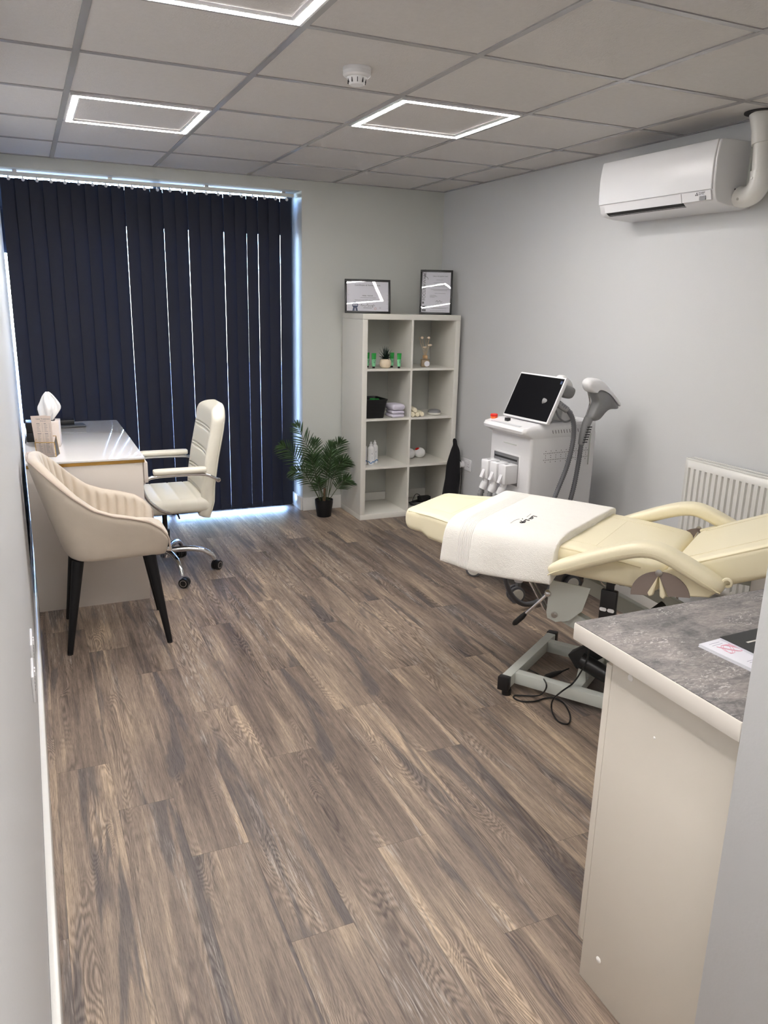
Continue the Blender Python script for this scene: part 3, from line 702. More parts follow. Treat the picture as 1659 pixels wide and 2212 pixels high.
# goggles & cable on the lowest shelf
t = thing('cable_bundle', 'black coiled cable and power adaptor on the lowest shelf', 'cable', (2.46, -.26, Z0))
pts = []
for k in range(60):
    a = k*.32; pts.append((.10*math.cos(a)*(1+.1*math.sin(k*.7)), .055*math.sin(a)-.02, .010+.006*math.sin(k*.9)+k*.0002))
MB().tube(pts, .005, 8).build('cable', BLK, t)
MB().tube(cr([(-.085, -.02, .01), (-.08, -.02, .05), (-.055, -.02, .085), (-.02, -.02, .07), (0, -.02, .03)], 6), .003, 8).build('loop', BLK, t)
MB().box(-.02, .075, -.02, .03, .03, .058, .004).build('adaptor', BLKM, t)
# black bag leaning beside the shelf
b = MB(); rings = []
for z, x0, x1, d in ((0.002, -.075, .045, .05), (.08, -.078, .05, .05), (.15, -.072, .048, .055), (.24, -.064, .056, .05), (.32, -.056, .054, .05), (.38, -.045, .060, .045), (.43, -.032, .058, .045), (.48, -.026, .050, .034), (.515, -.018, .036, .026), (.535, -.006, .022, .014), (.56, -.010, .026, .012), (.585, -.004, .018, .006)):
    rings.append([((x0+x1)/2+(x1-x0)/2*math.cos(a)*(1+.07*math.sin(5*a+z*14))+.006*math.sin(z*28), d*math.sin(a)*(1+.12*math.sin(3*a+z*30)), z) for a in [2*math.pi*k/28 for k in range(28)]])
o = b.loft(rings).build('black_bag', FABRICB, sub=1); o.location = (2.592, -.50, 0)
tag(o, 'tall soft black drawstring bag standing between shelf unit and socket', 'bag')

# ---------------------------------------------------------------- potted palm
t = thing('potted_palm', 'green artificial palm in a black pot between blind and shelf', 'plant', (1.675, -.22, 0))
MB().lathe([(.048, 0), (.052, .002), (.066, .10), (.0665, .128), (.062, .129), (.060, .118), (0, .112)], seg=36).build('pot', BLKF, t)
MB().tube(cr([(0, 0, .11), (.004, 0, .16), (.008, 0, .21)], 4), .011, 10).build('trunk', TRUNK, t)
def frond(base, tip, arch, side, ln, n_=17, y=0):
    base, tip = Vector(base), Vector(tip); mid = base.lerp(tip, .55)+Vector(arch)
    P = cr([base, mid, tip], 14)
    MB().tube(P, .002, 6, rfun=lambda u: .0032*(1-.75*u)).build('stem', STEM, t)
    b = MB(); m = len(P)
    for k in range(n_):
        i0 = int((.36+.62*k/(n_-1))*(m-1)); p = P[i0]; d = (P[min(i0+1, m-1)]-P[max(i0-1, 0)]).normalized()
        sd = d.cross(Vector(side)).normalized(); u = k/(n_-1); le = ln*(.55+.75*math.sin(math.pi*min(1, u*.8+.15)))*(1-.35*u)
        for s in (-1, 1):
            dr = (d*(.75+.3*u)+sd*s*(1-.45*u)+Vector((random.uniform(-.08, .08), random.uniform(-.12, .12), random.uniform(-.06, .08)))).normalized()
            wv_ = dr.cross(Vector(side)).normalized(); nn = wv_.cross(dr); rs = []
            for q, wd in ((0, .0013), (.25, .0046), (.55, .0042), (.85, .0022), (1, .0003)):
                c_ = p+dr*le*q+Vector((0, 0, -.18*le*q*q)); rs.append([c_+wv_*wd, c_+nn*.0012, c_-wv_*wd, c_-nn*.0006])
            for r0 in rs:
                for v0 in r0: v0.x = min(v0.x, .1945)
            b.loft(rs)
        if k == n_-1:
            rs = []
            for q, wd in ((0, .002), (.3, .005), (.7, .004), (1, .0003)): c_ = p+d*le*.9*q; rs.append([c_+sd*wd, c_+Vector(side)*.001, c_-sd*wd, c_-Vector(side)*.001])
            for r0 in rs:
                for v0 in r0: v0.x = min(v0.x, .1945)
            b.loft(rs)
    return b.build('frond', LEAF, t, ang=180)
fr = [((-.03, 0, .12), (-.33, -.03, .555), (-.02, 0, .09), (.1, 1, .1), .11), ((-.02, .02, .12), (-.20, .03, .69), (.03, .02, .02), (0, 1, -.2), .125),
      ((0, .02, .13), (-.05, .05, .56), (-.03, 0, 0), (.2, 1, 0), .115), ((.01, 0, .13), (.02, -.10, .50), (-.02, -.03, .02), (-.1, 1, .1), .115),
      ((.02, .01, .12), (.12, -.03, .56), (-.02, 0, .05), (0, 1, .1), .12), ((.03, 0, .12), (.125, -.13, .44), (-.03, -.0, .06), (.1, 1, 0), .115),
      ((.03, -.02, .12), (.13, -.15, .30), (0, -.02, .04), (.1, 1, -.1), .10), ((-.03, -.01, .12), (-.27, -.10, .385), (0, -.02, .06), (0, 1, .2), .10),
      ((-.02, -.03, .12), (-.08, -.14, .30), (-.03, -.03, .04), (.1, 1, .3), .09), ((.01, .03, .13), (.10, .10, .52), (0, .02, .03), (0, 1, 0), .11),
      ((0, -.02, .13), (-.12, -.08, .47), (-.03, 0, .05), (0, 1, .1), .11), ((.02, -.02, .13), (.10, -.12, .44), (0, 0, .04), (.1, 1, .1), .11)]
for f_ in fr: frond(*f_)

# ---------------------------------------------------------------- reception desk
t = thing('reception_desk', 'white gloss desk with gold edge strip against the left wall', 'desk', (0, -.8, 0))
DX0, DX1, DY0, DY1, DZ = -.289, .262, -.665, .65, .762
GLOSSW = mat('white_gloss_lacquer', S(226, 224, 222), .12, coat=.6)
DESKP = mat('desk_panel_white', S(212, 204, 196), .4)
MB().box(DX0, DX1, DY0, DY1, DZ-.010, DZ, .0015).build('glass_top', GLOSSW, t)
MB().box(DX0, DX1-.002, DY0+.001, DY1-.001, DZ-.026, DZ-.0105).build('gold_strip', GOLD, t)
MB().box(DX0, DX1-.012, DY0+.005, DY0+.023, 0, DZ-.0265, .001).build('side_panel', DESKP, t)
MB().box(DX0, DX1-.012, DY1-.023, DY1-.005, 0, DZ-.0265, .001).build('side_panel', DESKP, t)
MB().box(DX0, DX0+.018, DY0+.023, DY1-.023, .2, DZ-.022).build('back_panel', DESKP, t)
MB().box(DX1-.03, DX1-.006, DY0+.026, DY1-.026, DZ-.13, DZ-.026, .001).build('drawer_front', DESKP, t)
MB().box(DX1-.006, DX1+.0135, DY0+.014, DY0+.40, DZ-.135, DZ-.03, .001).build('drawer_front', DESKP, t)
MB().box(DX0+.018, DX1-.03, DY0+.023, DY1-.023, DZ-.12, DZ-.022).build('drawer_box', DESKP, t)
DT = DZ+.0005
# tissue box
t = thing('tissue_box', 'square marble-print tissue box with tissue pulled up on the desk', 'tissue box', (-.165, -.985, DT), R(-6))
MB().box(-.057, .057, -.06, .06, 0, .135, .002).build('box', MARBLE, t)
MB().box(-.035, .035, -.03, .03, .1345, .1358).build('opening', BLKM, t)
b = MB(); rings = []
for z, w2, ox in ((.125, .020, 0), (.15, .034, 0), (.18, .047, .008), (.205, .052, .014), (.23, .045, .018), (.255, .032, .014), (.275, .016, .010), (.283, .003, .008)):
    rings.append([(ox+w2*math.cos(a)*(1+.18*math.sin(4*a+z*40)+.10*math.sin(9*a-z*70)), w2*.42*math.sin(a)*(1+.45*math.sin(3*a+z*60)+.3*math.sin(8*a+z*50)), z+.008*math.sin(5*a)+.004*math.sin(11*a)) for a in [2*math.pi*k/36 for k in range(36)]])
b.loft(rings).build('tissue', TISSUE, t, sub=1)
# leaflet holder with price lists
t = thing('leaflet_holder', 'small gold wire and glass leaflet holder at the desk corner', 'leaflet holder', (-.183, -1.285, DT), R(-14))
F = [(-.045, -.03, 0), (.045, -.03, 0), (.045, .05, 0), (-.045, .05, 0)]; Tn = [(-.045, -.045, .075), (.045, -.045, .075), (.045, .0, .10), (-.045, .0, .10)]
b = MB()
for q in (F, Tn): b.tube([Vector(p) for p in q], .0021, 6, closed=True)
for p, q in zip(F, Tn): b.tube([p, q], .0021, 6)
b.build('gold_frame', GOLD, t)
MB().prism([F[0], F[1], Tn[1], Tn[0]], (0, -.001, 0)).build('glass_panel', TGLASS, t)
MB().prism([F[1], F[2], Tn[2], Tn[1]], (.001, 0, 0)).build('glass_panel', TGLASS, t)
for k in range(2):
    t2 = thing('price_list', ('printed price list standing at the front of the gold holder', 'rear price list leaflet behind the printed one in the gold holder')[k], 'leaflet', (-.183, -1.285, DT), R(-14), 'price lists in the gold holder')
    Mx = Matrix.Translation((0, -.022+.010*k, .003)) @ Matrix.Rotation(R(6), 4, 'X')
    Mx = Matrix.Translation((-.010*k, 0, 0)) @ Mx @ Matrix.Rotation(R(-3*k), 4, 'Y')
    MB().box(-.0375, .0375, 0, .0008, 0, .205, mtx=Mx).build('sheet', PAPERP, t2)
    if k == 0:
        X = Mx.to_3x3() @ Vector((1, 0, 0)); Y = Mx.to_3x3() @ Vector((0, 0, 1))
        text('title_text', 'Laser Treatment', .0095, INK, t2, Mx @ Vector((0, -.0003, .187)), X, Y, align='CENTER')
        text('title_text', 'PRICE LIST', .006, INK, t2, Mx @ Vector((0, -.0003, .177)), X, Y, align='CENTER')
        b = MB()
        for col in (0, 1):
            for j in range(24):
                if j in (7, 15): continue
                x0 = -.032+col*.034; b.box(x0, x0+random.uniform(.010, .018), -.0004, 0, .165-.0064*j, .1662-.0064*j+(.0014 if j in (0, 8, 16) else 0), mtx=Mx)
                b.box(x0+.024, x0+.028, -.0004, 0, .165-.0064*j, .1662-.0064*j, mtx=Mx)
        b.build('print_lines', INK, t2)
# black boxes and pad on the desk
t = thing('card_terminal', 'lower black box device against the wall on the desk', 'device', (-.232, -.80, DT))
MB().box(-.045, .05, -.06, .06, 0, .05, .004).build('body', BLK, t)
MB().tube(cr([(-.045, -.055, .03), (-.052, -.09, .0), (-.052, -.12, -.02)], 5), .003, 6).build('cord', BLK, t)
o = MB().box(-.045, .05, -.06, .06, 0, .055, .004).build('black_box', BLK); o.location = (-.232, -.795, DT+.051); tag(o, 'black box stacked on the black device on the desk', 'box')
o = MB().box(-.085, .085, -.055, .055, 0, .012, .006, 3).build('mouse_pad_tray', GREYP, bev=0); o.location = (-.03, -.36, DT); o.rotation_euler = (0, 0, R(6)); o.data.materials[0] = mat('dark_grey_pad', S(62, 64, 68), .6)
o.name = 'tablet_sleeve'; tag(o, 'flat dark grey sleeve lying on the desk under a black case', 'sleeve')
o = MB().box(-.06, .06, -.035, .035, 0, .028, .004).build('glasses_case', BLK); o.location = (-.065, -.335, DT+.0125); tag(o, 'shiny black case lying on the grey sleeve on the desk', 'case')
o = MB().box(-.035, .035, -.035, .035, 0, .045, .003).build('card_box', mat('dark_green_card', S(20, 36, 30), .5)); o.location = (-.15, -.62, DT); tag(o, 'small dark green box behind the tissue box on the desk', 'box')

# ---------------------------------------------------------------- beige tub armchair
t = thing('armchair', 'beige velvet tub armchair with black tapered legs beside the desk', 'armchair', (.04, -1.82, 0))
def plan(u, top):
    # u in [-1,1]; returns (x, y) of the outer surface; arms straight, back rounded
    xf, hw, xb = (.232, .272, -.322) if top else (.222, .213, -.192)
    s = 1 if u > 0 else -1; a = abs(u)
    if a > .52: k = (a-.52)/.48; return (-.06+(xf+.06)*k, s*(hw-(.012*k*k if top else .01*k)))
    th_ = a/.52*math.pi/2; e = .78 if top else .62
    return (-.06+(xb+.06)*math.cos(th_)**e, s*hw*math.sin(th_)**e)
ZT = [(-.33, .872), (-.30, .862), (-.24, .81), (-.16, .735), (-.08, .672), (0, .640), (.08, .622), (.15, .600), (.20, .565), (.225, .53), (.235, .50)]
rings = []; NU = 168; rimL = []
ZB = .425
for i in range(NU+1):
    u = -1+2*i/NU; xt, yt = plan(u, 1); xb, yb = plan(u, 0); du = .002
    xa, ya = plan(max(-1, u-du), 1); xc, yc = plan(min(1, u+du), 1); n = Vector((yc-ya, -(xc-xa), 0)).normalized()*-1
    if n.dot(Vector((-xt-.0, -yt, 0))) < 0: n = -n
    if abs(u) < .52: n = (n*.5+Vector((.06-xt, -yt, 0)).normalized()*.5).normalized()
    zt = lerp(ZT, xt); T_ = .052-.014*max(0, abs(u)-.8)/.2; rp = (1-abs(math.sin(math.pi*u*14))**.45)*.016
    o_ = Vector((xt, yt, 0)); ob = Vector((xb, yb, 0)); ring = []
    cc_ = Vector((.02, 0, 0)); ring.append(ob.lerp(cc_, .22)+Vector((0, 0, ZB-.012))); ring.append(ob.lerp(cc_, .05)+Vector((0, 0, ZB-.006)))
    for h in (.03, .12, .3, .5, .7, .86, .95): ring.append(ob.lerp(o_, h**.85)+Vector((0, 0, ZB+(zt-.02-ZB)*h)))
    ring.append(o_+n*.004+Vector((0, 0, zt-.006))); ring.append(o_+n*.016+Vector((0, 0, zt+.001))); ring.append(o_+n*(T_-.012)+Vector((0, 0, zt)))
    ring.append(o_+n*T_+Vector((0, 0, zt-.012)))
    for h in (.92, .75, .5, .25, 0): ring.append((ob+n*.016).lerp(o_+n*T_, h**.8)+n*(.006-rp)+Vector((0, 0, .47+(zt-.02-.47)*h)))
    rings.append(ring); rimL.append(o_+n*.002+Vector((0, 0, zt-.006)))
MB().loft(rings).build('shell', VELVET, t, sub=1)
MB().tube(rimL, .0042, 8).tube([rimL[0], rimL[0]+Vector((.003, .004, -.05)), Vector((.222, -.20, .44))], .0042, 8).tube([rimL[-1], rimL[-1]+Vector((.003, -.004, -.05)), Vector((.222, .20, .44))], .0042, 8).build('piping', VELVD, t)
def rect_pts(x0, x1, y0, y1, r, z, n=5): return [((x0+x1)/2+x, (y0+y1)/2+y, z) for x, y in rrect(x1-x0, y1-y0, r, n)]
MB().loft([rect_pts(-.13, .20, -.165, .165, .08, .4115), rect_pts(-.145, .21, -.18, .18, .10, .417), rect_pts(-.145, .21, -.18, .18, .10, .455)]).build('seat_base', VELVET, t)
MB().loft([rect_pts(-.13, .235, -.175, .175, .09, .45), rect_pts(-.14, .252, -.185, .185, .10, .458), rect_pts(-.15, .256, -.19, .19, .10, .490), rect_pts(-.14, .243, -.185, .185, .10, .505), rect_pts(-.10, .18, -.12, .12, .07, .510)]).build('seat_cushion', VELVET, t, sub=1)
for (fx, fy), (tx, ty) in (((-.215, -.205), (-.15, -.165)), ((.215, -.23), (.155, -.175)), ((-.20, .228), (-.145, .17)), ((.23, .19), (.165, .15))):
    l_ = MB().cyl((fx, fy, .004), (tx, ty, .42), .0125, .0255, 20).build('leg', BLKF, t)
    MB().cyl((fx, fy, 0), (fx, fy, .008), .0125, seg=18).build('foot', BLK, l_)

# ---------------------------------------------------------------- white office chair
t = thing('office_chair', 'white leather office chair with chrome arms and castors at the desk', 'office chair', (.40, -1.08, 0))
RX = [(.37, .238), (.45, .262), (.55, .268), (.7, .293), (.85, .325), (.985, .345)]
GR = (.855, .838, .735, .718, .612, .596, .505, .49)
rings = []
zz = [.368, .372, .38, .395, .42]
z_ = .44
while z_ < .94: zz.append(z_); z_ += (.003 if any(abs(z_-q) < .014 for q in GR) else .012)
zz += [.95, .96, .968, .975, .980, .9828, .9838]
for z in zz:
    xr = lerp(RX, z); hw = .232-.008*abs(z-.65)
    if z > .90: hw *= math.sqrt(max(.0, 1-((z-.90)/.0845)**2))*.70+.30
    if z < .41: hw -= (.41-z)**2*9
    tk = .075
    if z > .94: tk *= math.sqrt(max(.02, 1-((z-.94)/.0445)**2))
    if z < .39: tk *= math.sqrt(max(.05, 1-((.39-z)/.023)**2))
    g = sum(math.exp(-((z-q)/.0045)**2) for q in GR)*.010
    pts = []
    rr0 = rrect(tk, 2*hw, tk*.46, 5); yy0 = hw-tk*.46
    rr0 = rr0[:12]+[(-tk/2, yy0*(1-k/7)) for k in range(1, 14)]+rr0[12:]
    for x, y in rr0:
        cv = .02*(y/hw)**2*(-1)
        pts.append((xr-tk/2+x+cv+(g*min(1, max(0, (hw-.035-abs(y))/.02)) if x < 0 else 0)+(.0 if x > 0 else -.006*(1-(y/hw)**2)), y, z))
    rings.append(pts)
MB().loft(rings).build('backrest', LEATH, t, ang=60)
for yv in (-1, 1): MB().tube(cr([(lerp(RX, z)-.028, yv*(.231-.008*abs(z-.65)), z) for z in [.4+.05*k for k in range(11)]], 3), .0022, 6).build('back_piping', LEATH, t)
rings = []
for x in [-.245, -.24, -.225, -.2, -.15, -.1, -.05, -.045, -.04, .0, .05, .055, .06, .1, .14, .145, .15, .19, .215, .225]:
    d = max(0, (-x-.12)/.125); hw = .238*(1-.10*d**3); zt = .487-.022*d**2; zb = .405+.015*d
    if x > .19: zt -= (x-.19)**2*8; hw -= (x-.19)**2*15
    if x in (-.045, .055, .145): zt -= .004
    hh = (zt-zb)*(1 if -.24 < x < .22 else .8)
    rings.append([(x, y, (zt+zb)/2+z) for y, z in rrect(2*hw, hh, hh*.42, 5)])
MB().loft(rings).build('seat', LEATH, t, ang=85)
MB().box(-.09, .09, -.07, .07, .375, .408, .004).build('tilt_mechanism', BLKM, t)
MB().tube(cr([(.05, -.05, .39), (.05, -.14, .385), (.05, -.20, .375)], 4), .005).build('tilt_lever', BLK, t)
MB().box(.06, .245, -.035, .035, .385, .40, .003).build('back_bracket', BLKM, t)
for s in (-1, 1):
    y = s*.268
    fr_ = MB().tube(cr([(.262, s*.236, .585), (.24, y, .60), (.19, y, .625), (.10, y, .632), (-.06, y, .632), (-.12, y, .618), (-.145, y, .58), (-.12, y, .51), (-.06, y*.98, .45), (0, s*.22, .415)], 6), .0095, 12).build('arm_frame', CHROME, t)
    MB().lathe([(.013, 0), (.013, .012), (0, .013)], (.262, s*.23, .585), (0, s, 0), 16).build('arm_bolt', CHROME, fr_)
    rings = []
    for x in (-.085, -.08, -.06, 0, .1, .165, .185, .19):
        k = .75 if x in (-.085, .19) else (.93 if x in (-.08, .185) else 1); rings.append([(x, y+q*k, .655+z*k) for q, z in rrect(.055, .030, .013, 4)])
    MB().loft(rings).build('arm_pad', LEATH, t)
MB().cyl((0, 0, .2), (0, 0, .38), .014).cyl((0, 0, .13), (0, 0, .26), .025).build('gas_column', BLKM, t)
MB().lathe([(.034, .10), (.036, .15), (.028, .165), (0, .166)], seg=28).build('base_hub', CHROME, t)
for k in range(5):
    a = R(-82+72*k); d = Vector((math.cos(a), math.sin(a), 0)); P = cr([d*.02+Vector((0, 0, .135)), d*.12+Vector((0, 0, .14)), d*.20+Vector((0, 0, .128)), d*.255+Vector((0, 0, .095)), d*.272+Vector((0, 0, .065))], 5)
    MB().tube(P, .014, 14, rfun=lambda u: .018-.006*u).build('base_leg', CHROME, t)
    ca = a+.9; e = Vector((math.cos(ca), math.sin(ca), 0)); n = Vector((-e.y, e.x, 0)); cc = d*.275+e*.012+Vector((0, 0, .029))
    b = MB()
    for s in (-1, 1): b.lathe([(.020, -.009), (.028, -.007), (.028, .007), (.020, .009), (0, .009)], cc+n*s*.014, n, 24)
    w_ = b.lathe([(.0265, -.003), (.0265, .003)], cc, n, 18).build('castor', BLK, t)
    MB().lathe([(.019, 0), (.019, .0012), (.016, .0014), (.016, 0)], cc+n*.0228, n, 24, cap=False).lathe([(.019, 0), (.019, .0012), (.016, .0014), (.016, 0)], cc-n*.0228, -n, 24, cap=False).build('hub_ring', STEEL, w_)

# ---------------------------------------------------------------- treatment couch
BY = .585; BA = math.atan2(-math.cos(BY), math.sin(BY)); BO = (1.351, -2.444, 0)
t = thing('treatment_couch', 'cream padded treatment couch on a white steel frame', 'treatment couch', BO, BA)
def hwid(s): return sm([(0, .185), (.08, .205), (.38, .293), (.6, .30)], s) if s < .6 else .30
def ztop(s): return lerp([(0, .690), (.35, .694), (.8, .690), (1.0, .678), (1.12, .665)], s)
def pad(name, S_, hw_, zt_, zb_, m=PVC):
    rings = []
    s0, s1 = S_[0], S_[-1]
    for s in S_:
        e = min(s-s0, s1-s); k = 1.0 if e >= .035 else math.sqrt(max(0, 1-((.035-e)/.035)**2))
        hw = hw_(s)-(1-k)*.03; zt, zb = zt_(s), zb_(s); h = (zt-zb)*(.45+.55*k); r = min(.028, h*.45)
        rings.append([(s, y, (zt+zb)/2+z) for y, z in rrect(2*hw, h, r, 5)])
    return MB().loft(rings).build(name, m, t, ang=60)
SS = [0, .004, .01, .02, .035]+[.06+.04*k for k in range(26)]+[1.085, 1.10, 1.112, 1.12]
pad('seat_cushion', SS, hwid, ztop, lambda s: .575 if s > .12 else .595-.0*s)
def zb_top(s): return .668+(s-1.125)*.46-.0*s+(-.0 if s > 1.2 else 0)
BS = [1.122, 1.127, 1.135, 1.15]+[1.19+.05*k for k in range(12)]+[1.775, 1.79, 1.80]
pad('backrest_cushion', BS, lambda s: .295, lambda s: zb_top(s)+.010*math.sin(min(1, (s-1.122)/.15)*math.pi/2), lambda s: zb_top(s)-.115)
# piping and seams
for sgn in (-1, 1):
    P = [(s, sgn*(hwid(s)-.006), ztop(s)-.011) for s in [.03+.06*k for k in range(18)]]
    MB().tube(P, .0035, 6).build('piping', PVCD, t)
    P = [(s, sgn*(.295-.006), zb_top(s)-.001) for s in [1.16+.06*k for k in range(11)]]
    MB().tube(P, .0035, 6).build('piping', PVCD, t)
    P = [(s, sgn*(hwid(s)-.085), ztop(s)) for s in [.03+.06*k for k in range(18)]]
    MB().tube(P, .0009, 6).build('seam', PVCD, t)
    P = [(s, sgn*.21, zb_top(s)+.0105) for s in [1.17+.06*k for k in range(11)]]
    MB().tube(P, .0009, 6).build('seam', PVCD, t)
for s in (.22, .62, .86): MB().tube([(s, y, ztop(s)) for y in (-(hwid(s)-.085), 0, hwid(s)-.085)], .0007, 6).build('seam', PVCD, t)
MB().tube([(1.5, y, zb_top(1.5)+.0105) for y in (-.21, 0, .21)], .0007, 6).build('seam', PVCD, t)
# armrests
for sgn in (-1, 1):
    y = sgn*.342; tabl = [(.735, .598, .4), (.742, .603, .75), (.765, .618, 1), (.85, .660, 1), (.95, .708, 1), (1.02, .736, 1), (1.06, .748, 1), (1.10, .752, 1), (1.14, .744, 1), (1.20, .720, 1), (1.27, .688, 1), (1.31, .670, .95), (1.33, .662, .7), (1.336, .660, .4)]
    rings = []
    for i, (s, z, k) in enumerate(tabl):
        a_, b_ = tabl[max(0, i-1)], tabl[min(len(tabl)-1, i+1)]; d = Vector((b_[0]-a_[0], 0, b_[1]-a_[1])).normalized(); up_ = Vector((-d.z, 0, d.x))
        rings.append([Vector((s, y, z-.001))+Vector((0, q*k, 0))+up_*v*k for q, v in rrect(.082, .054, .022, 4)])
    a_ = MB().loft(rings).build('armrest', PVC, t, sub=1)
    P = [Vector((s, y+sgn*.0385, z-.009)) for s, z, k in tabl[1:-1]]
    MB().tube(cr(P, 3), .0026, 6).build('piping', PVCD, a_)
    MB().lathe([(.010, -.005), (.016, -.004), (.018, 0), (.016, .004), (.010, .005)], (1.342, y, .682), (0, 1, 0), 20, cap=False).build('loop', PVC, a_)
    # side web panel under rear of armrest
    MB().prism([(1.128, sgn*.305, .672), (1.19, sgn*.305, .70), (1.33, sgn*.305, .655), (1.29, sgn*.305, .612), (1.18, sgn*.305, .592)], (0, sgn*.022, 0)).build('arm_web', PVC, t, bev=.006)
    # taupe hinge cover: two quarter fans around the pivot
    for a0, a1 in ((0, 92), (88, 180)):
        q0 = Matrix.Rotation(R(-9), 3, 'Y'); pts = [Vector((1.133, sgn*.329, .585))+q0 @ Vector((.100*math.cos(R(a)), 0, .088*math.sin(R(a)))) for a in [a0+(a1-a0)*k/10 for k in range(11)]]
        pts += [Vector((1.133, sgn*.329, .585))+q0 @ Vector(v) for v in (((.0, 0, .075), (.028, 0, .0)) if a0 == 0 else ((-.028, 0, .0), (-.001, 0, .075)))]
        MB().prism(pts, (0, sgn*.004, 0)).build('hinge_cover', GREYB, t)
    for a in (256, 284): MB().prism([(1.122+.005*math.cos(R(a)), sgn*.318, .66), (1.122+.09*math.cos(R(a-7)), sgn*.318, .672+.09*math.sin(R(a-7))), (1.122+.102*math.cos(R(a)), sgn*.318, .672+.10*math.sin(R(a))), (1.122+.09*math.cos(R(a+7)), sgn*.318, .672+.09*math.sin(R(a+7)))], (0, sgn*.018, 0)).build('pivot_flap', PVC, t, bev=.005)
    MB().lathe([(.012, 0), (.012, .004), (.006, .006), (0, .006)], (1.122, sgn*.334, .668), (0, sgn, 0), 20).build('pivot_bolt', STEEL, t)
# steel frame
for sgn in (-1, 1):
    MB().box(.66, 1.42, sgn*.2-.02, sgn*.2+.02, .515, .574, .003).build('seat_rail', GREYL, t)
    pts = [(.70, .52), (.694, .385), (.70, .362), (.735, .352), (.79, .372), (.835, .42), (.86, .52)]
    MB().prism([(s, sgn*.222, z) for s, z in pts], (0, sgn*.006, 0)).build('bracket_plate', GREYL, t)
    MB().lathe([(.013, 0), (.013, .003), (.008, .004), (.008, .010), (0, .010)], (.728, sgn*.229, .382), (0, sgn, 0), 18).build('pivot_bolt', STEEL, t)
    MB().tube([(.728, sgn*.185, .385), (1.56, sgn*.185, .10)], .001, 4).build('lift_arm', GREYL, t)
    o = kids(t)[-1]
    bpy.data.objects.remove(o)
    d = Vector((.83, 0, -.285)).normalized(); n = Vector((-d.z, 0, d.x)); c0 = Vector((.71, sgn*.18-.018, .392)); c1 = Vector((1.56, sgn*.18-.018, .10))
    MB().prism([c0+n*-.032, c0+n*.032, c1+n*.032, c1-n*.032], (0, .036, 0)).build('lift_arm', GREYL, t, bev=.003)
    c0 = Vector((.80, sgn*.13-.012, .50)); c1 = Vector((1.62, sgn*.13-.012, .21)); n = Vector((.33, 0, .94))
    MB().prism([c0-n*.026, c0+n*.026, c1+n*.026, c1-n*.026], (0, .024, 0)).build('upper_lift_arm', GREYL, t, bev=.003)
    MB().box(.575, 1.62, (-.205 if sgn < 0 else .165), (-.165 if sgn < 0 else .205), .028, .078, .003).build('base_rail', GREYL, t)
MB().box(.66, .70, -.2, .2, .52, .570, .002).build('cross_rail', GREYL, t)
MB().box(1.38, 1.42, -.2, .2, .52, .570, .002).build('cross_rail', GREYL, t)
MB().box(.535, .575, -.262, .275, .028, .078, .003).build('base_crossbar', GREYL, t)
MB().box(1.62, 1.66, -.262, .275, .028, .078, .003).build('base_crossbar', GREYL, t)
for s0 in (.535, 1.62):
    for y0, y1 in ((-.285, -.252), (.265, .298)):
        e = MB().box(s0-.003, s0+.043, y0, y1, .024, .082, .003).build('end_cap', BLK, t)
        MB().cyl((s0+.028, (y0+y1)/2+(.012 if y0 < 0 else -.012), 0), (s0+.028, (y0+y1)/2+(.012 if y0 < 0 else -.012), .026), .019, seg=20).build('levelling_foot', BLKM, e)
MB().box(.80, .84, -.165, .165, .03, .07, .002).build('base_crossbar', GREYL, t)
b = MB().prism([(.80, -.10, .07), (.84, -.10, .07), (.834, -.10, .125), (.82, -.10, .136), (.806, -.10, .125)], (0, .006, 0)).prism([(.80, -.06, .07), (.84, -.06, .07), (.834, -.06, .125), (.82, -.06, .136), (.806, -.06, .125)], (0, .006, 0)); b.build('motor_lug', GREYL, t)
Mx = Matrix.Translation((.80, -.075, .16)) @ Matrix.Rotation(R(-38), 4, 'Y')
MB().box(-.03, .13, -.03, .03, -.035, .035, .006, mtx=Mx).build('motor_gearbox', BLKM, t)
Mx2 = Matrix.Translation((.85, -.13, .165)) @ Matrix.Rotation(R(18), 4, 'Y')
MB().cyl(Mx2 @ Vector((-.03, 0, 0)), Mx2 @ Vector((.15, 0, 0)), .033, seg=24).build('motor', BLK, t)
MB().cyl(Mx @ Vector((.12, 0, .0)), (1.1, -.075, .46), .016).build('actuator_rod', BLKM, t)
MB().tube([(.45, -.05, .575), (.627, -.05, .317)], .0065).tube([(.452, -.032, .575), (.629, -.032, .319)], .0065).build('gas_strut', CHROME, t)
MB().tube([(.69, -.22, .455), (.60, -.235, .345)], .0065).build('lever_rod', CHROME, t)
MB().ball((.695, -.222, .462), .016).build('lever_knob', CHROME, t)
MB().tube([(.612, -.233, .362), (.60, -.235, .345), (.573, -.24, .313), (.566, -.24, .305)], [.008, .0115, .0115, .007], 14).build('lever_grip', BLK, t)
MB().tube(cr([(.93+.03*math.cos(a), -.255, .575+.022*math.sin(a)) for a in [R(k) for k in range(0, 360, 30)]], 3, closed=True), .0022, 6, closed=True).build('hanging_ring', CHROME, t)
for k, (s, y) in enumerate(((1.40, -.20), (1.52, .16))): MB().box(s, s+.06, y-.02, y+.02, .52, .70, .003).build('back_support', STEEL, t)
# cable loops tucked inside frame
pts = [(.86+.05*math.cos(k*.45), .16+.02*math.sin(k*.9), .445+.022*math.sin(k*.45)) for k in range(44)]
MB().tube(pts, .0035, 6).build('coiled_cable', BLK, t)
def bed(s, y, z): return bpy.data.objects['treatment_couch'].matrix_basis @ Vector((s, y, z))
bpy.context.view_layer.update()
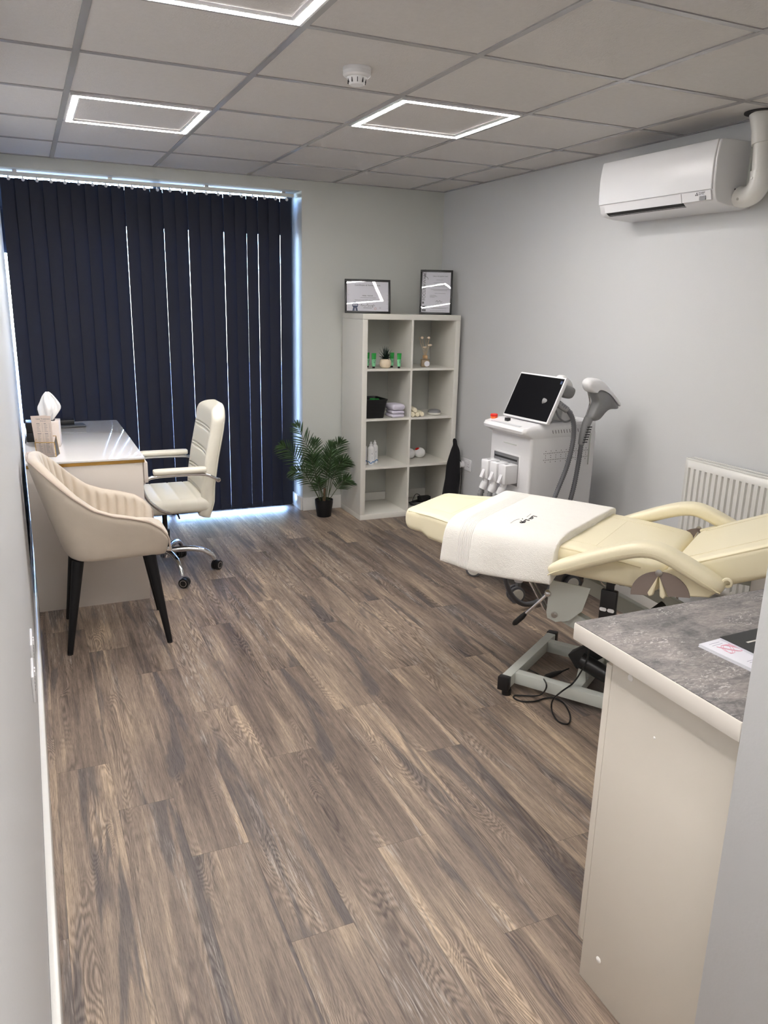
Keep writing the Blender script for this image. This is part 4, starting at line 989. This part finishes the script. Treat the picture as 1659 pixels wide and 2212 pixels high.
# remote handset hanging on the couch
t = thing('remote_control', 'black wired remote with two white buttons hanging under the couch', 'remote control', bed(0, 0, 0), BA)
MB().box(.915, .975, -.285, -.262, .395, .547, .004).build('handset', BLK, t)
MB().box(.93, .96, -.278, -.268, .545, .590, .003).build('hanging_tab', BLK, t)
for s in (-1, 1):
    pts = [(.9445+s*.0145+x, -.2855, .472+z) for x, z in rrect(.026, .0135, .0065, 5)]
    MB().prism(pts, (0, -.002, 0)).build('button', WHITE, t)
# floor cable
def bedw(p): return tuple(p)
CP = [(1.842, -2.99, .16), (1.808, -2.99, .10)]
t = thing('power_cable', 'thin black cable looping on the floor at the couch base', 'cable')
def px2fl(x, y, z=0):
    d = _f+_r*((x-829.5)/FPX)-_u*((y-1106)/FPX); return CAM+d*((z-CAM.z)/d.z)
cp = [(1260, 900, .28), (1232, 1040, .22), (1150, 1200, .14), (1050, 1340, .088), (900, 1450, .086), (800, 1545, .05), (778, 1640, .012), (800, 1740, .006), (870, 1830, .005), (980, 1860, .005), (1020, 1800, .005), (1000, 1700, .005), (930, 1590, .006), (820, 1530, .012), (700, 1530, .006), (560, 1570, .005), (400, 1570, .005), (300, 1530, .005), (310, 1495, .005), (400, 1495, .005), (560, 1500, .007), (650, 1480, .03), (710, 1400, .085), (700, 1320, .086), (620, 1230, .05), (480, 1160, .012), (400, 1145, .006), (330, 1180, .005)]
MB().tube(cr([px2fl(1060+x/5.925, 1250+y/5.925, z) for x, y, z in cp], 6), .0033, 8).build('cable', BLK, t)
p0, p1, p2 = px2fl(1060+690/5.925, 1250+1262/5.925, .012), px2fl(1060+900/5.925, 1250+1190/5.925, .014), px2fl(1060+1000/5.925, 1250+1150/5.925, .05)
MB().tube([p0, p0.lerp(p1, .12), p0.lerp(p1, .6), p1], [.006, .011, .011, .006], 12).build('connector', BLKM, t)
MB().tube([p1, p2], .0033, 8).build('cable', BLK, t)

# ---------------------------------------------------------------- towel on the couch
HW = .31
def prof_t(s):     # path across the couch then down the near side; returns [(t, z)]
    top = [(.300, .682), (.305, .692), (.290, .7005), (.2, .7005), (.1, .7005), (0, .7005), (-.1, .7005), (-.2, .7005), (-.262, .7000), (-.297, .693), (-.316, .672)]
    dn = [(-.324, .640), (-.330, .60), (-.334, .57), (-.336, .552)]
    return top+dn
rows_o, rows_i = [], []
NS = 40
for i in range(NS+1):
    s = .290+.467*i/NS; P = prof_t(s); ro, ri = [], []
    for j, (y, z) in enumerate(P):
        n2 = noise.noise(Vector((s*9, y*9, z*4))); n3 = noise.noise(Vector((s*22, y*14, 3)))
        a_, b_ = P[max(0, j-1)], P[min(len(P)-1, j+1)]; tx, tz = b_[0]-a_[0], b_[1]-a_[1]; l_ = math.hypot(tx, tz); nx, nz_ = -(-tz)/l_*-1, -tx/l_
        nx, nz_ = (tz/l_, -tx/l_)
        s2 = s-.035*(i/NS-.5)*0+.03*(y/.3 if y > 0 else 0)*(0 if i > NS*.5 else -.3)+(.004*math.sin(y*40) if i in (0, NS) else 0)
        s2 += (.018*(1 if i > NS/2 else -.0))*(y/.3)*abs(i/NS-.5)*2
        dr = max(0, (.66-z)/.13); off = .021+.003*n2+.0012*n3+dr*(.008+.010*math.sin(s*30+1))
        hem = (.012*math.sin(s*9+.6)-.014*(i/NS)) if j >= len(P)-2 else 0
        ro.append((s2, y+nx*off, z+nz_*off+hem)); ri.append((s2, y+nx*.002+nx*dr*.004, z+nz_*.002+hem))
    rows_o.append(ro); rows_i.append(ri)
rings = []
for ro, ri in zip(rows_o, rows_i):
    mo = Vector(ro[-1]).lerp(Vector(ri[-1]), .5)+Vector((0, 0, -.008)); mi = Vector(ro[0]).lerp(Vector(ri[0]), .5)+Vector((0, .006, -.004))
    rings.append([Vector(p) for p in ro]+[mo]+[Vector(p) for p in reversed(ri)]+[mi])
def shrink(r, k, ds):
    m = len(prof_t(0)); out = []
    for idx, p in enumerate(r):
        q = r[(2*m-idx) % len(r)] if idx <= 2*m else p
        out.append(p.lerp(q, .5*(1-k))+Vector((ds, 0, 0)))
    return out
rings = [shrink(rings[0], .35, -.010), shrink(rings[0], .75, -.007)]+rings+[shrink(rings[-1], .75, .007), shrink(rings[-1], .35, .010)]
o = MB().loft(rings).build('towel', TERRY, sub=1); o.location = BO; o.rotation_euler = (0, 0, BA)
tag(o, 'thick white bath towel with ribbed band folded over the couch', 'towel')
e = []
for st in ([(1103, 1130), (1112, 1124), (1122, 1121)], [(1138, 1117), (1143, 1113), (1147, 1110)],
           [(1160, 1116.5), (1155, 1115.5), (1151, 1115), (1147, 1118), (1144, 1120.5), (1142, 1121)], [(1147, 1118), (1150, 1117.5), (1151.5, 1118.7), (1149, 1120.5), (1146, 1120.6), (1145, 1119.4)],
           [(1144, 1124), (1140, 1123.5), (1136, 1122.5), (1133, 1124.5), (1130, 1127), (1128, 1128)], [(1135, 1126), (1133, 1128.4), (1129.5, 1128.6), (1128, 1126.6), (1125, 1125.4)], [(1129, 1129), (1126, 1129.2), (1123, 1128.2)], [(1128, 1120.6), (1129.5, 1120.8)]):
    e.append([px2fl(x, y, .7232) for x, y in st])
bpy.context.view_layer.update(); Mi = o.matrix_world.inverted(); b = MB()
for k, st in enumerate(e): b.tube(cr([Mi @ p for p in st], 3), .0020 if k > 1 else .0006, 6)
b.build('embroidered_logo', INKD, o)

# ---------------------------------------------------------------- laser machine
MR = R(5); t = thing('laser_machine', 'white laser hair removal machine on castors by the right wall', 'laser machine', (2.07, -2.22, 0), MR)
W2 = .345; D2 = .445
def bodyring(z, fx, y0, y1, x1, r): return [((fx+x1)/2+x, (y0+y1)/2+y, z) for x, y in rrect(x1-fx, y1-y0, r, 5)]
rings = [bodyring(z, fx, y0, y1, D2, r) for z, fx, y0, y1, r in ((.135, .0, .0, .45, .03), (.16, -.03, -.01, .48, .04), (.23, -.03, -.01, .48, .04), (.30, -.012, -.003, .42, .03), (.42, 0, 0, .352, .02), (.6, 0, 0, W2, .018), (.88, 0, 0, W2, .018), (.90, 0, 0, W2, .018))]
MB().loft(rings).build('body', WHITE, t, ang=50)
rings = [bodyring(z, fx, y0, y1, D2, r) for z, fx, y0, y1, r in ((.890, -.002, -.0, W2, .018), (.905, -.035, -.004, W2+.01, .03), (.915, -.055, -.004, W2+.012, .035), (.930, -.060, -.004, W2+.012, .035), (.945, -.052, -.001, W2+.006, .03), (.953, -.02, .006, W2-.004, .02), (.962, .03, .012, W2-.01, .015), (.962, .05, .03, W2-.03, .01))]
MB().loft(rings).build('top_deck', WHITE, t, ang=40)
MB().box(-.045, -.012, .05, .29, .948, .952, .0015).build('front_tray', mat('pale_grey_plastic', S(205, 206, 210), .3), t)
# screen
bx, bz, tx, tz = .048, .972, .155, 1.200; d = Vector((tx-bx, 0, tz-bz)).normalized(); n = Vector((-d.z, 0, d.x))
Mx = Matrix(((d.x, 0, -n.x*-1, bx), (0, 1, 0, 0), (d.z, 0, n.z, bz), (0, 0, 0, 1)))
MB().box(0, .253, -.048, .312, -.022, 0, .004, mtx=Mx).build('monitor', WHITE, t)
sc_ = MB().box(.010, .244, -.041, .305, -.0002, .0012, mtx=Mx).build('screen', SCREEN, t)
MB().box(.215, .232, -.036, -.022, .0010, .0015, mtx=Mx).build('screen_sticker', INKB, sc_)
MB().prism([(.07, .06, .955), (.18, .06, .955), (.19, .06, 1.05), (.14, .06, 1.11)], (0, .18, 0)).build('monitor_arm', WHITE, t, bev=.008)
# emergency stop and key switch
MB().lathe([(.016, 0), (.016, .006), (.019, .006), (.019, .012)], (-.002, .322, .953), seg=24).build('stop_collar', ORANGE, t)
MB().lathe([(.019, .012), (.020, .014), (.020, .022), (.016, .026), (0, .027)], (-.002, .322, .953), seg=24).build('emergency_stop', RED, t)
MB().box(-.008, .012, .195, .222, .955, .972, .002).build('key_switch', BLK, t)
# side details
MB().prism([(.105, -.0035, .905), (.125, -.0035, .935), (.385, -.0035, .938), (.372, -.0035, .908)], (0, .003, 0)).build('vent_recess', WHITE, t)
b = MB()
for k in range(12): x = .135+k*.019; b.prism([(x, -.0045, .912), (x+.003, -.0045, .912), (x-.003, -.0045, .930), (x-.006, -.0045, .930)], (0, .002, 0))
b.build('vent_slots', BLKM, t)
b = MB()
for i in range(28):
    for j in range(8):
        if j in (2, 5) or (i % 3 == 1 and 1 < j < 6) or (i % 3 == 1 and j in (1, 6)):
            x, z = .088+i*.0115, .752+j*.0115; b.box(x-.0017, x+.0017, -.0012, .001, z-.0017, z+.0017)
b.build('perforations', BLKM, t)
MB().box(.395, .40, -.005, .0, .73, .90).build('side_hook_plate', GREYL, t)
MB().box(-.003, .001, .115, .225, .838, .843, .001).build('front_groove', GREYL, t)
MB().box(-.0025, .004, .075, .310, .615, .792, .004).build('socket_recess', WHITE, t)
MB().box(-.004, .001, .088, .298, .625, .782).build('socket_plate', mat('port_plate', S(150, 150, 152), .3, metal=.5), t)
MB().box(-.0055, -.003, .10, .29, .755, .765).build('port_label', INKD, t)
def hose(P, r, label=None, m=GREYD, parent=t, nm='hose', pitch=.0105):
    P = cr(P, 12); out = [P[0]]; acc = 0                       # resample evenly, radius alternating for the corrugation
    for a_, b_ in zip(P, P[1:]):
        l_ = (b_-a_).length; dd = (b_-a_)
        while acc+l_ >= pitch/2:
            k = (pitch/2-acc)/l_; a_ = a_+dd*k; out.append(a_.copy()); l_ -= pitch/2-acc; dd = b_-a_; acc = 0
        acc += l_
    rr_ = [r*1.03 if k % 2 == 0 else r*.76 for k in range(len(out))]
    return MB().tube(out, rr_, 12).build(nm, m, parent, ang=180)
for k, y in enumerate((.272, .196, .120)):
    c_ = MB().box(-.085, -.002, y-.031, y+.031, .640, .742, .006, 2).build('connector', WHITE, t)
    MB().prism([(-.086, y+.012, .69), (-.106, y+.012, .648), (-.099, y+.012, .642), (-.086, y+.012, .665)], (0, -.022, 0)).build('latch', WHITE, c_)
    MB().box(-.065, -.045, y-.008, y+.008, .742, .7425).build('slot', GREYP, c_)
    MB().tube([(-.062, y, .645), (-.070, y+.004, .612)], .017, 18).build('cable_neck', WHITE, c_)
    MB().tube([(-.070, y+.004, .618), (-.073, y+.005, .606), (-.082, y+.010, .580)], [.019, .022, .021], 20).build('collar', WHITE, c_)
    hose([(-.082, y+.010, .58), (-.092, y+.016, .53), (-.098, y+.02, .47), (-.09, y+.02, .38), (-.06, y+.0, .30)], .0165, m=GREYP, pitch=.018, parent=c_)
# hoses
hose([(.10, .05, 1.075), (.135, -.03, 1.068), (.170, -.058, 1.040), (.205, -.062, .995), (.222, -.06, .94), (.224, -.058, .86), (.200, -.055, .74), (.150, -.055, .62), (.100, -.055, .50), (.04, -.06, .36), (-.05, -.07, .28)], .0135)
MB().tube([(.10, .05, 1.075), (.135, -.03, 1.068), (.172, -.056, 1.038)], [.016, .019, .017], 14).build('hose_sleeve', GREYP, t)
hose([(.300, -.045, .90), (.290, -.05, .82), (.275, -.055, .72), (.255, -.06, .62), (.225, -.06, .5), (.18, -.065, .36), (.16, -.07, .2), (.145, -.072, .10), (.09, -.075, .038), (-.02, -.08, .024), (-.105, -.08, .072), (-.158, -.075, .155), (-.172, -.07, .225), (-.17, -.03, .33), (-.12, .06, .45)], .0135)
h_ = MB().tube([(.335, -.042, .985), (.318, -.045, .955), (.300, -.048, .90), (.290, -.05, .852)], [.024, .023, .020, .016], 16).build('strain_relief', GREYP, t)
b = MB()
for k in range(7): z = .865+k*.013; b.box(.284+k*.004, .314+k*.004, -.0705, -.067, z, z+.005)
b.build('relief_slots', BLKM, h_)
# handpiece on its hook
def blade(pts, y0, th_, name, m, parent):
    n_ = len(pts); c_ = Vector((sum(p[0] for p in pts)/n_, 0, sum(p[1] for p in pts)/n_)); rings = []
    for f_, k in ((0, .80), (.12, .93), (.3, 1), (.7, 1), (.88, .93), (1, .80)): rings.append([c_.lerp(Vector((x, 0, z)), k)+Vector((0, y0+th_*f_, 0)) for x, z in pts])
    return MB().loft(rings).build(name, m, parent, ang=60)
def dens(pts): return [(p.x, p.y) for p in cr([(x, z, 0) for x, z in pts], 4, closed=True)]
hp = blade(dens([(.338, 1.125), (.36, 1.14), (.40, 1.135), (.45, 1.11), (.515, 1.05), (.515, 1.030), (.462, 1.030), (.43, 1.015), (.382, .975), (.330, .985), (.345, 1.03), (.362, 1.075)]), -.075, .062, 'handpiece_grip', GREYP, t)
blade(dens([(.282, 1.165), (.292, 1.188), (.32, 1.196), (.372, 1.188), (.43, 1.150), (.53, 1.062), (.524, 1.046), (.46, 1.10), (.40, 1.130), (.355, 1.135), (.335, 1.120), (.30, 1.135)]), -.078, .068, 'handpiece_shell', WHITE, t)
MB().tube(cr([(.325, -.03, 1.125), (.345, -.03, 1.07), (.335, -.03, 1.02), (.318, -.03, .98)], 4), .004, 8).build('handpiece_hook', CHROME, t)
blade(dens([(.165, 1.20), (.20, 1.205), (.245, 1.17), (.26, 1.125), (.235, 1.118), (.20, 1.13), (.165, 1.15)]), .0, .05, 'second_handpiece', WHITE, t)
blade(dens([(.17, 1.16), (.25, 1.145), (.262, 1.12), (.24, 1.09), (.19, 1.095), (.165, 1.12)]), -.012, .04, 'second_handpiece_grip', GREYP, t)
MB().tube(cr([(.14, -.0, 1.04), (.15, -.02, 1.0), (.20, -.01, .972), (.27, .02, .972)], 5), .005, 8).build('gel_cord', GREYP, t)
MB().prism([(.21, .03, .965), (.30, .03, .965), (.29, .03, 1.02), (.22, .03, 1.04)], (0, .08, 0)).build('holder_cradle', mat('translucent_tray', S(215, 215, 215), .2), t, bev=.005)
# castors
for (x, y) in ((.02, .475), (.0, .022), (.40, .44), (.40, .03)):
    c_ = MB().lathe([(.028, 0), (.030, -.03), (.022, -.05)], (x, y, .165), seg=20).build('castor_mount', WHITE, t)
    e = Vector((math.cos(2.4), math.sin(2.4), 0)) if y > .2 else Vector((math.cos(-.3), math.sin(-.3), 0)); n_ = Vector((-e.y, e.x, 0)); cc = Vector((x, y, .046))-e*.012
    MB().box(x-.012, x+.012, y-.012, y+.012, .06, .12, .003).build('castor_fork', GREYP, c_)
    for s in (-1, 1):
        w_ = MB().lathe([(.036, -.009), (.046, -.008), (.046, .008), (.036, .009)], cc+n_*s*.017, n_, 28).build('wheel', GREYD, c_)
        MB().lathe([(.034, 0), (.034, .002), (0, .003)], cc+n_*s*.0265, n_*s, 24).build('wheel_cap', WHITE2, c_)

# ---------------------------------------------------------------- worktop and cabinets
WT = .88
b = MB(); FASC = mat('worktop_edge', S(232, 226, 217), .35)
o = MB().box(.8145, XR-.002, YN+.001, -4.2115, WT-.0408, WT-.0012, .003, 2).build('worktop', FASC)
tag(o, 'grey stone-look worktop with white edge beside the doorway', 'worktop')
MB().loft([[(p[0], p[1], z) for p in rect_pts(.8165, XR-.004, YN+.002, -4.2135, .004, 0)] for z in (WT-.004, WT)]).build('stone_surface', STONE, o)
CAPW = mat('cap_white', S(250, 248, 244), .4)
PW = mat('cabinet_panel', S(229, 222, 210), .42)
x = .848
for k in range(3):
    wdt = .6
    t = thing('base_cabinet', ('white base cabinet with screw caps at the open end of the worktop', 'white base cabinet under the middle of the worktop', 'white base cabinet under the worktop at the right wall')[k], 'cabinet', (x, YN+.002, 0))
    dd = -4.310-YN-.002
    MB().box(0, .018, 0, dd, 0, WT-.0415, .0008).build('end_panel', PW, t)
    MB().box(wdt-.018, wdt-.002, 0, dd, 0, WT-.0415).build('end_panel', PW, t)
    MB().box(.018, wdt-.018, 0, dd-.01, .10, .118).build('floor_panel', PW, t)
    MB().box(.018, wdt-.018, 0, .01, .1, WT-.0415).build('back_panel', PW, t)
    MB().box(.018, wdt-.018, dd-.05, dd-.035, 0, .098).build('plinth', PW, t)
    d_ = MB().box(.0, wdt-.003, dd+.0015, dd+.0195, .099, .812, .001).build('door', PW, t)
    MB().box(wdt-.06, wdt-.045, dd+.0195, dd+.035, .55, .70, .003).build('handle', STEEL, d_)
    if k == 0:
        for yy, zz_, r_ in ((-4.366, .811, .0075), (-4.368, .096, .0075)):
            MB().lathe([(r_, 0), (r_, .001), (r_*.6, .0028), (0, .0032)], (0, yy-YN-.002, zz_), (-1, 0, 0), 20).build('screw_cap', CAPW, t)
        MB().lathe([(.003, 0), (.002, .0015), (0, .002)], (0, -4.452-YN, .719), (-1, 0, 0), 12).build('screw_cap', CAPW, t)
    x += wdt+.002
# papers
def sheets(name, label, cat, x, y, z, w_, h_, rz, n_, m):
    t = thing(name, label, cat, (x, y, z), rz)
    b = MB()
    for k in range(n_): b.box(random.uniform(0, .0015), w_, -h_, random.uniform(-.0015, 0), k*.0022, k*.0022+.0019)
    b.build('sheets', m, t); return t
t = sheets('price_sheets', 'stack of white printed sheets on the grey worktop', 'paper', .975, -4.412, WT+.0003, .297, .21, R(4), 3, PAPER)
b = MB()
for j, (x0, y0, ln) in enumerate(((.03, -.012, .03), (.03, -.020, .03), (.03, -.05, .0), (.035, -.10, .035), (.035, -.106, .04), (.035, -.112, .03), (.03, -.14, .045), (.03, -.147, .045), (.03, -.154, .03))):
    if ln: b.box(x0*.6, x0*.6+ln, y0-.001, y0, .0063, .0066)
b.build('print_lines', mat('lilac_print', S(170, 165, 185), .6), t)
MB().tube([(.04+.018*math.cos(a*2.4), -.045+.018*math.sin(a*3.1), .0066) for a in [k*.2 for k in range(44)]], .0006, 5).build('flower_drawing', mat('pink_print', S(225, 165, 182), .6), t)
t = sheets('brochure', 'dark glossy brochure lying on the white printed sheets', 'brochure', 1.033, -4.413, WT+.0075, .21, .2, R(2), 2, PAPER)
MB().box(0, .21, -.2, 0, .0044, .0054).build('cover', mat('brochure_cover', S(22, 26, 28), .3), t)
b = MB().box(.03, .09, -.045, -.040, .0054, .0056).box(.03, .10, -.075, -.066, .0054, .0056); b.build('cover_print', WHITE2, t)
MB().box(.03, .20, -.14, -.10, .0054, .0056).build('cover_picture', mat('brochure_blue', S(40, 90, 120), .3), t)
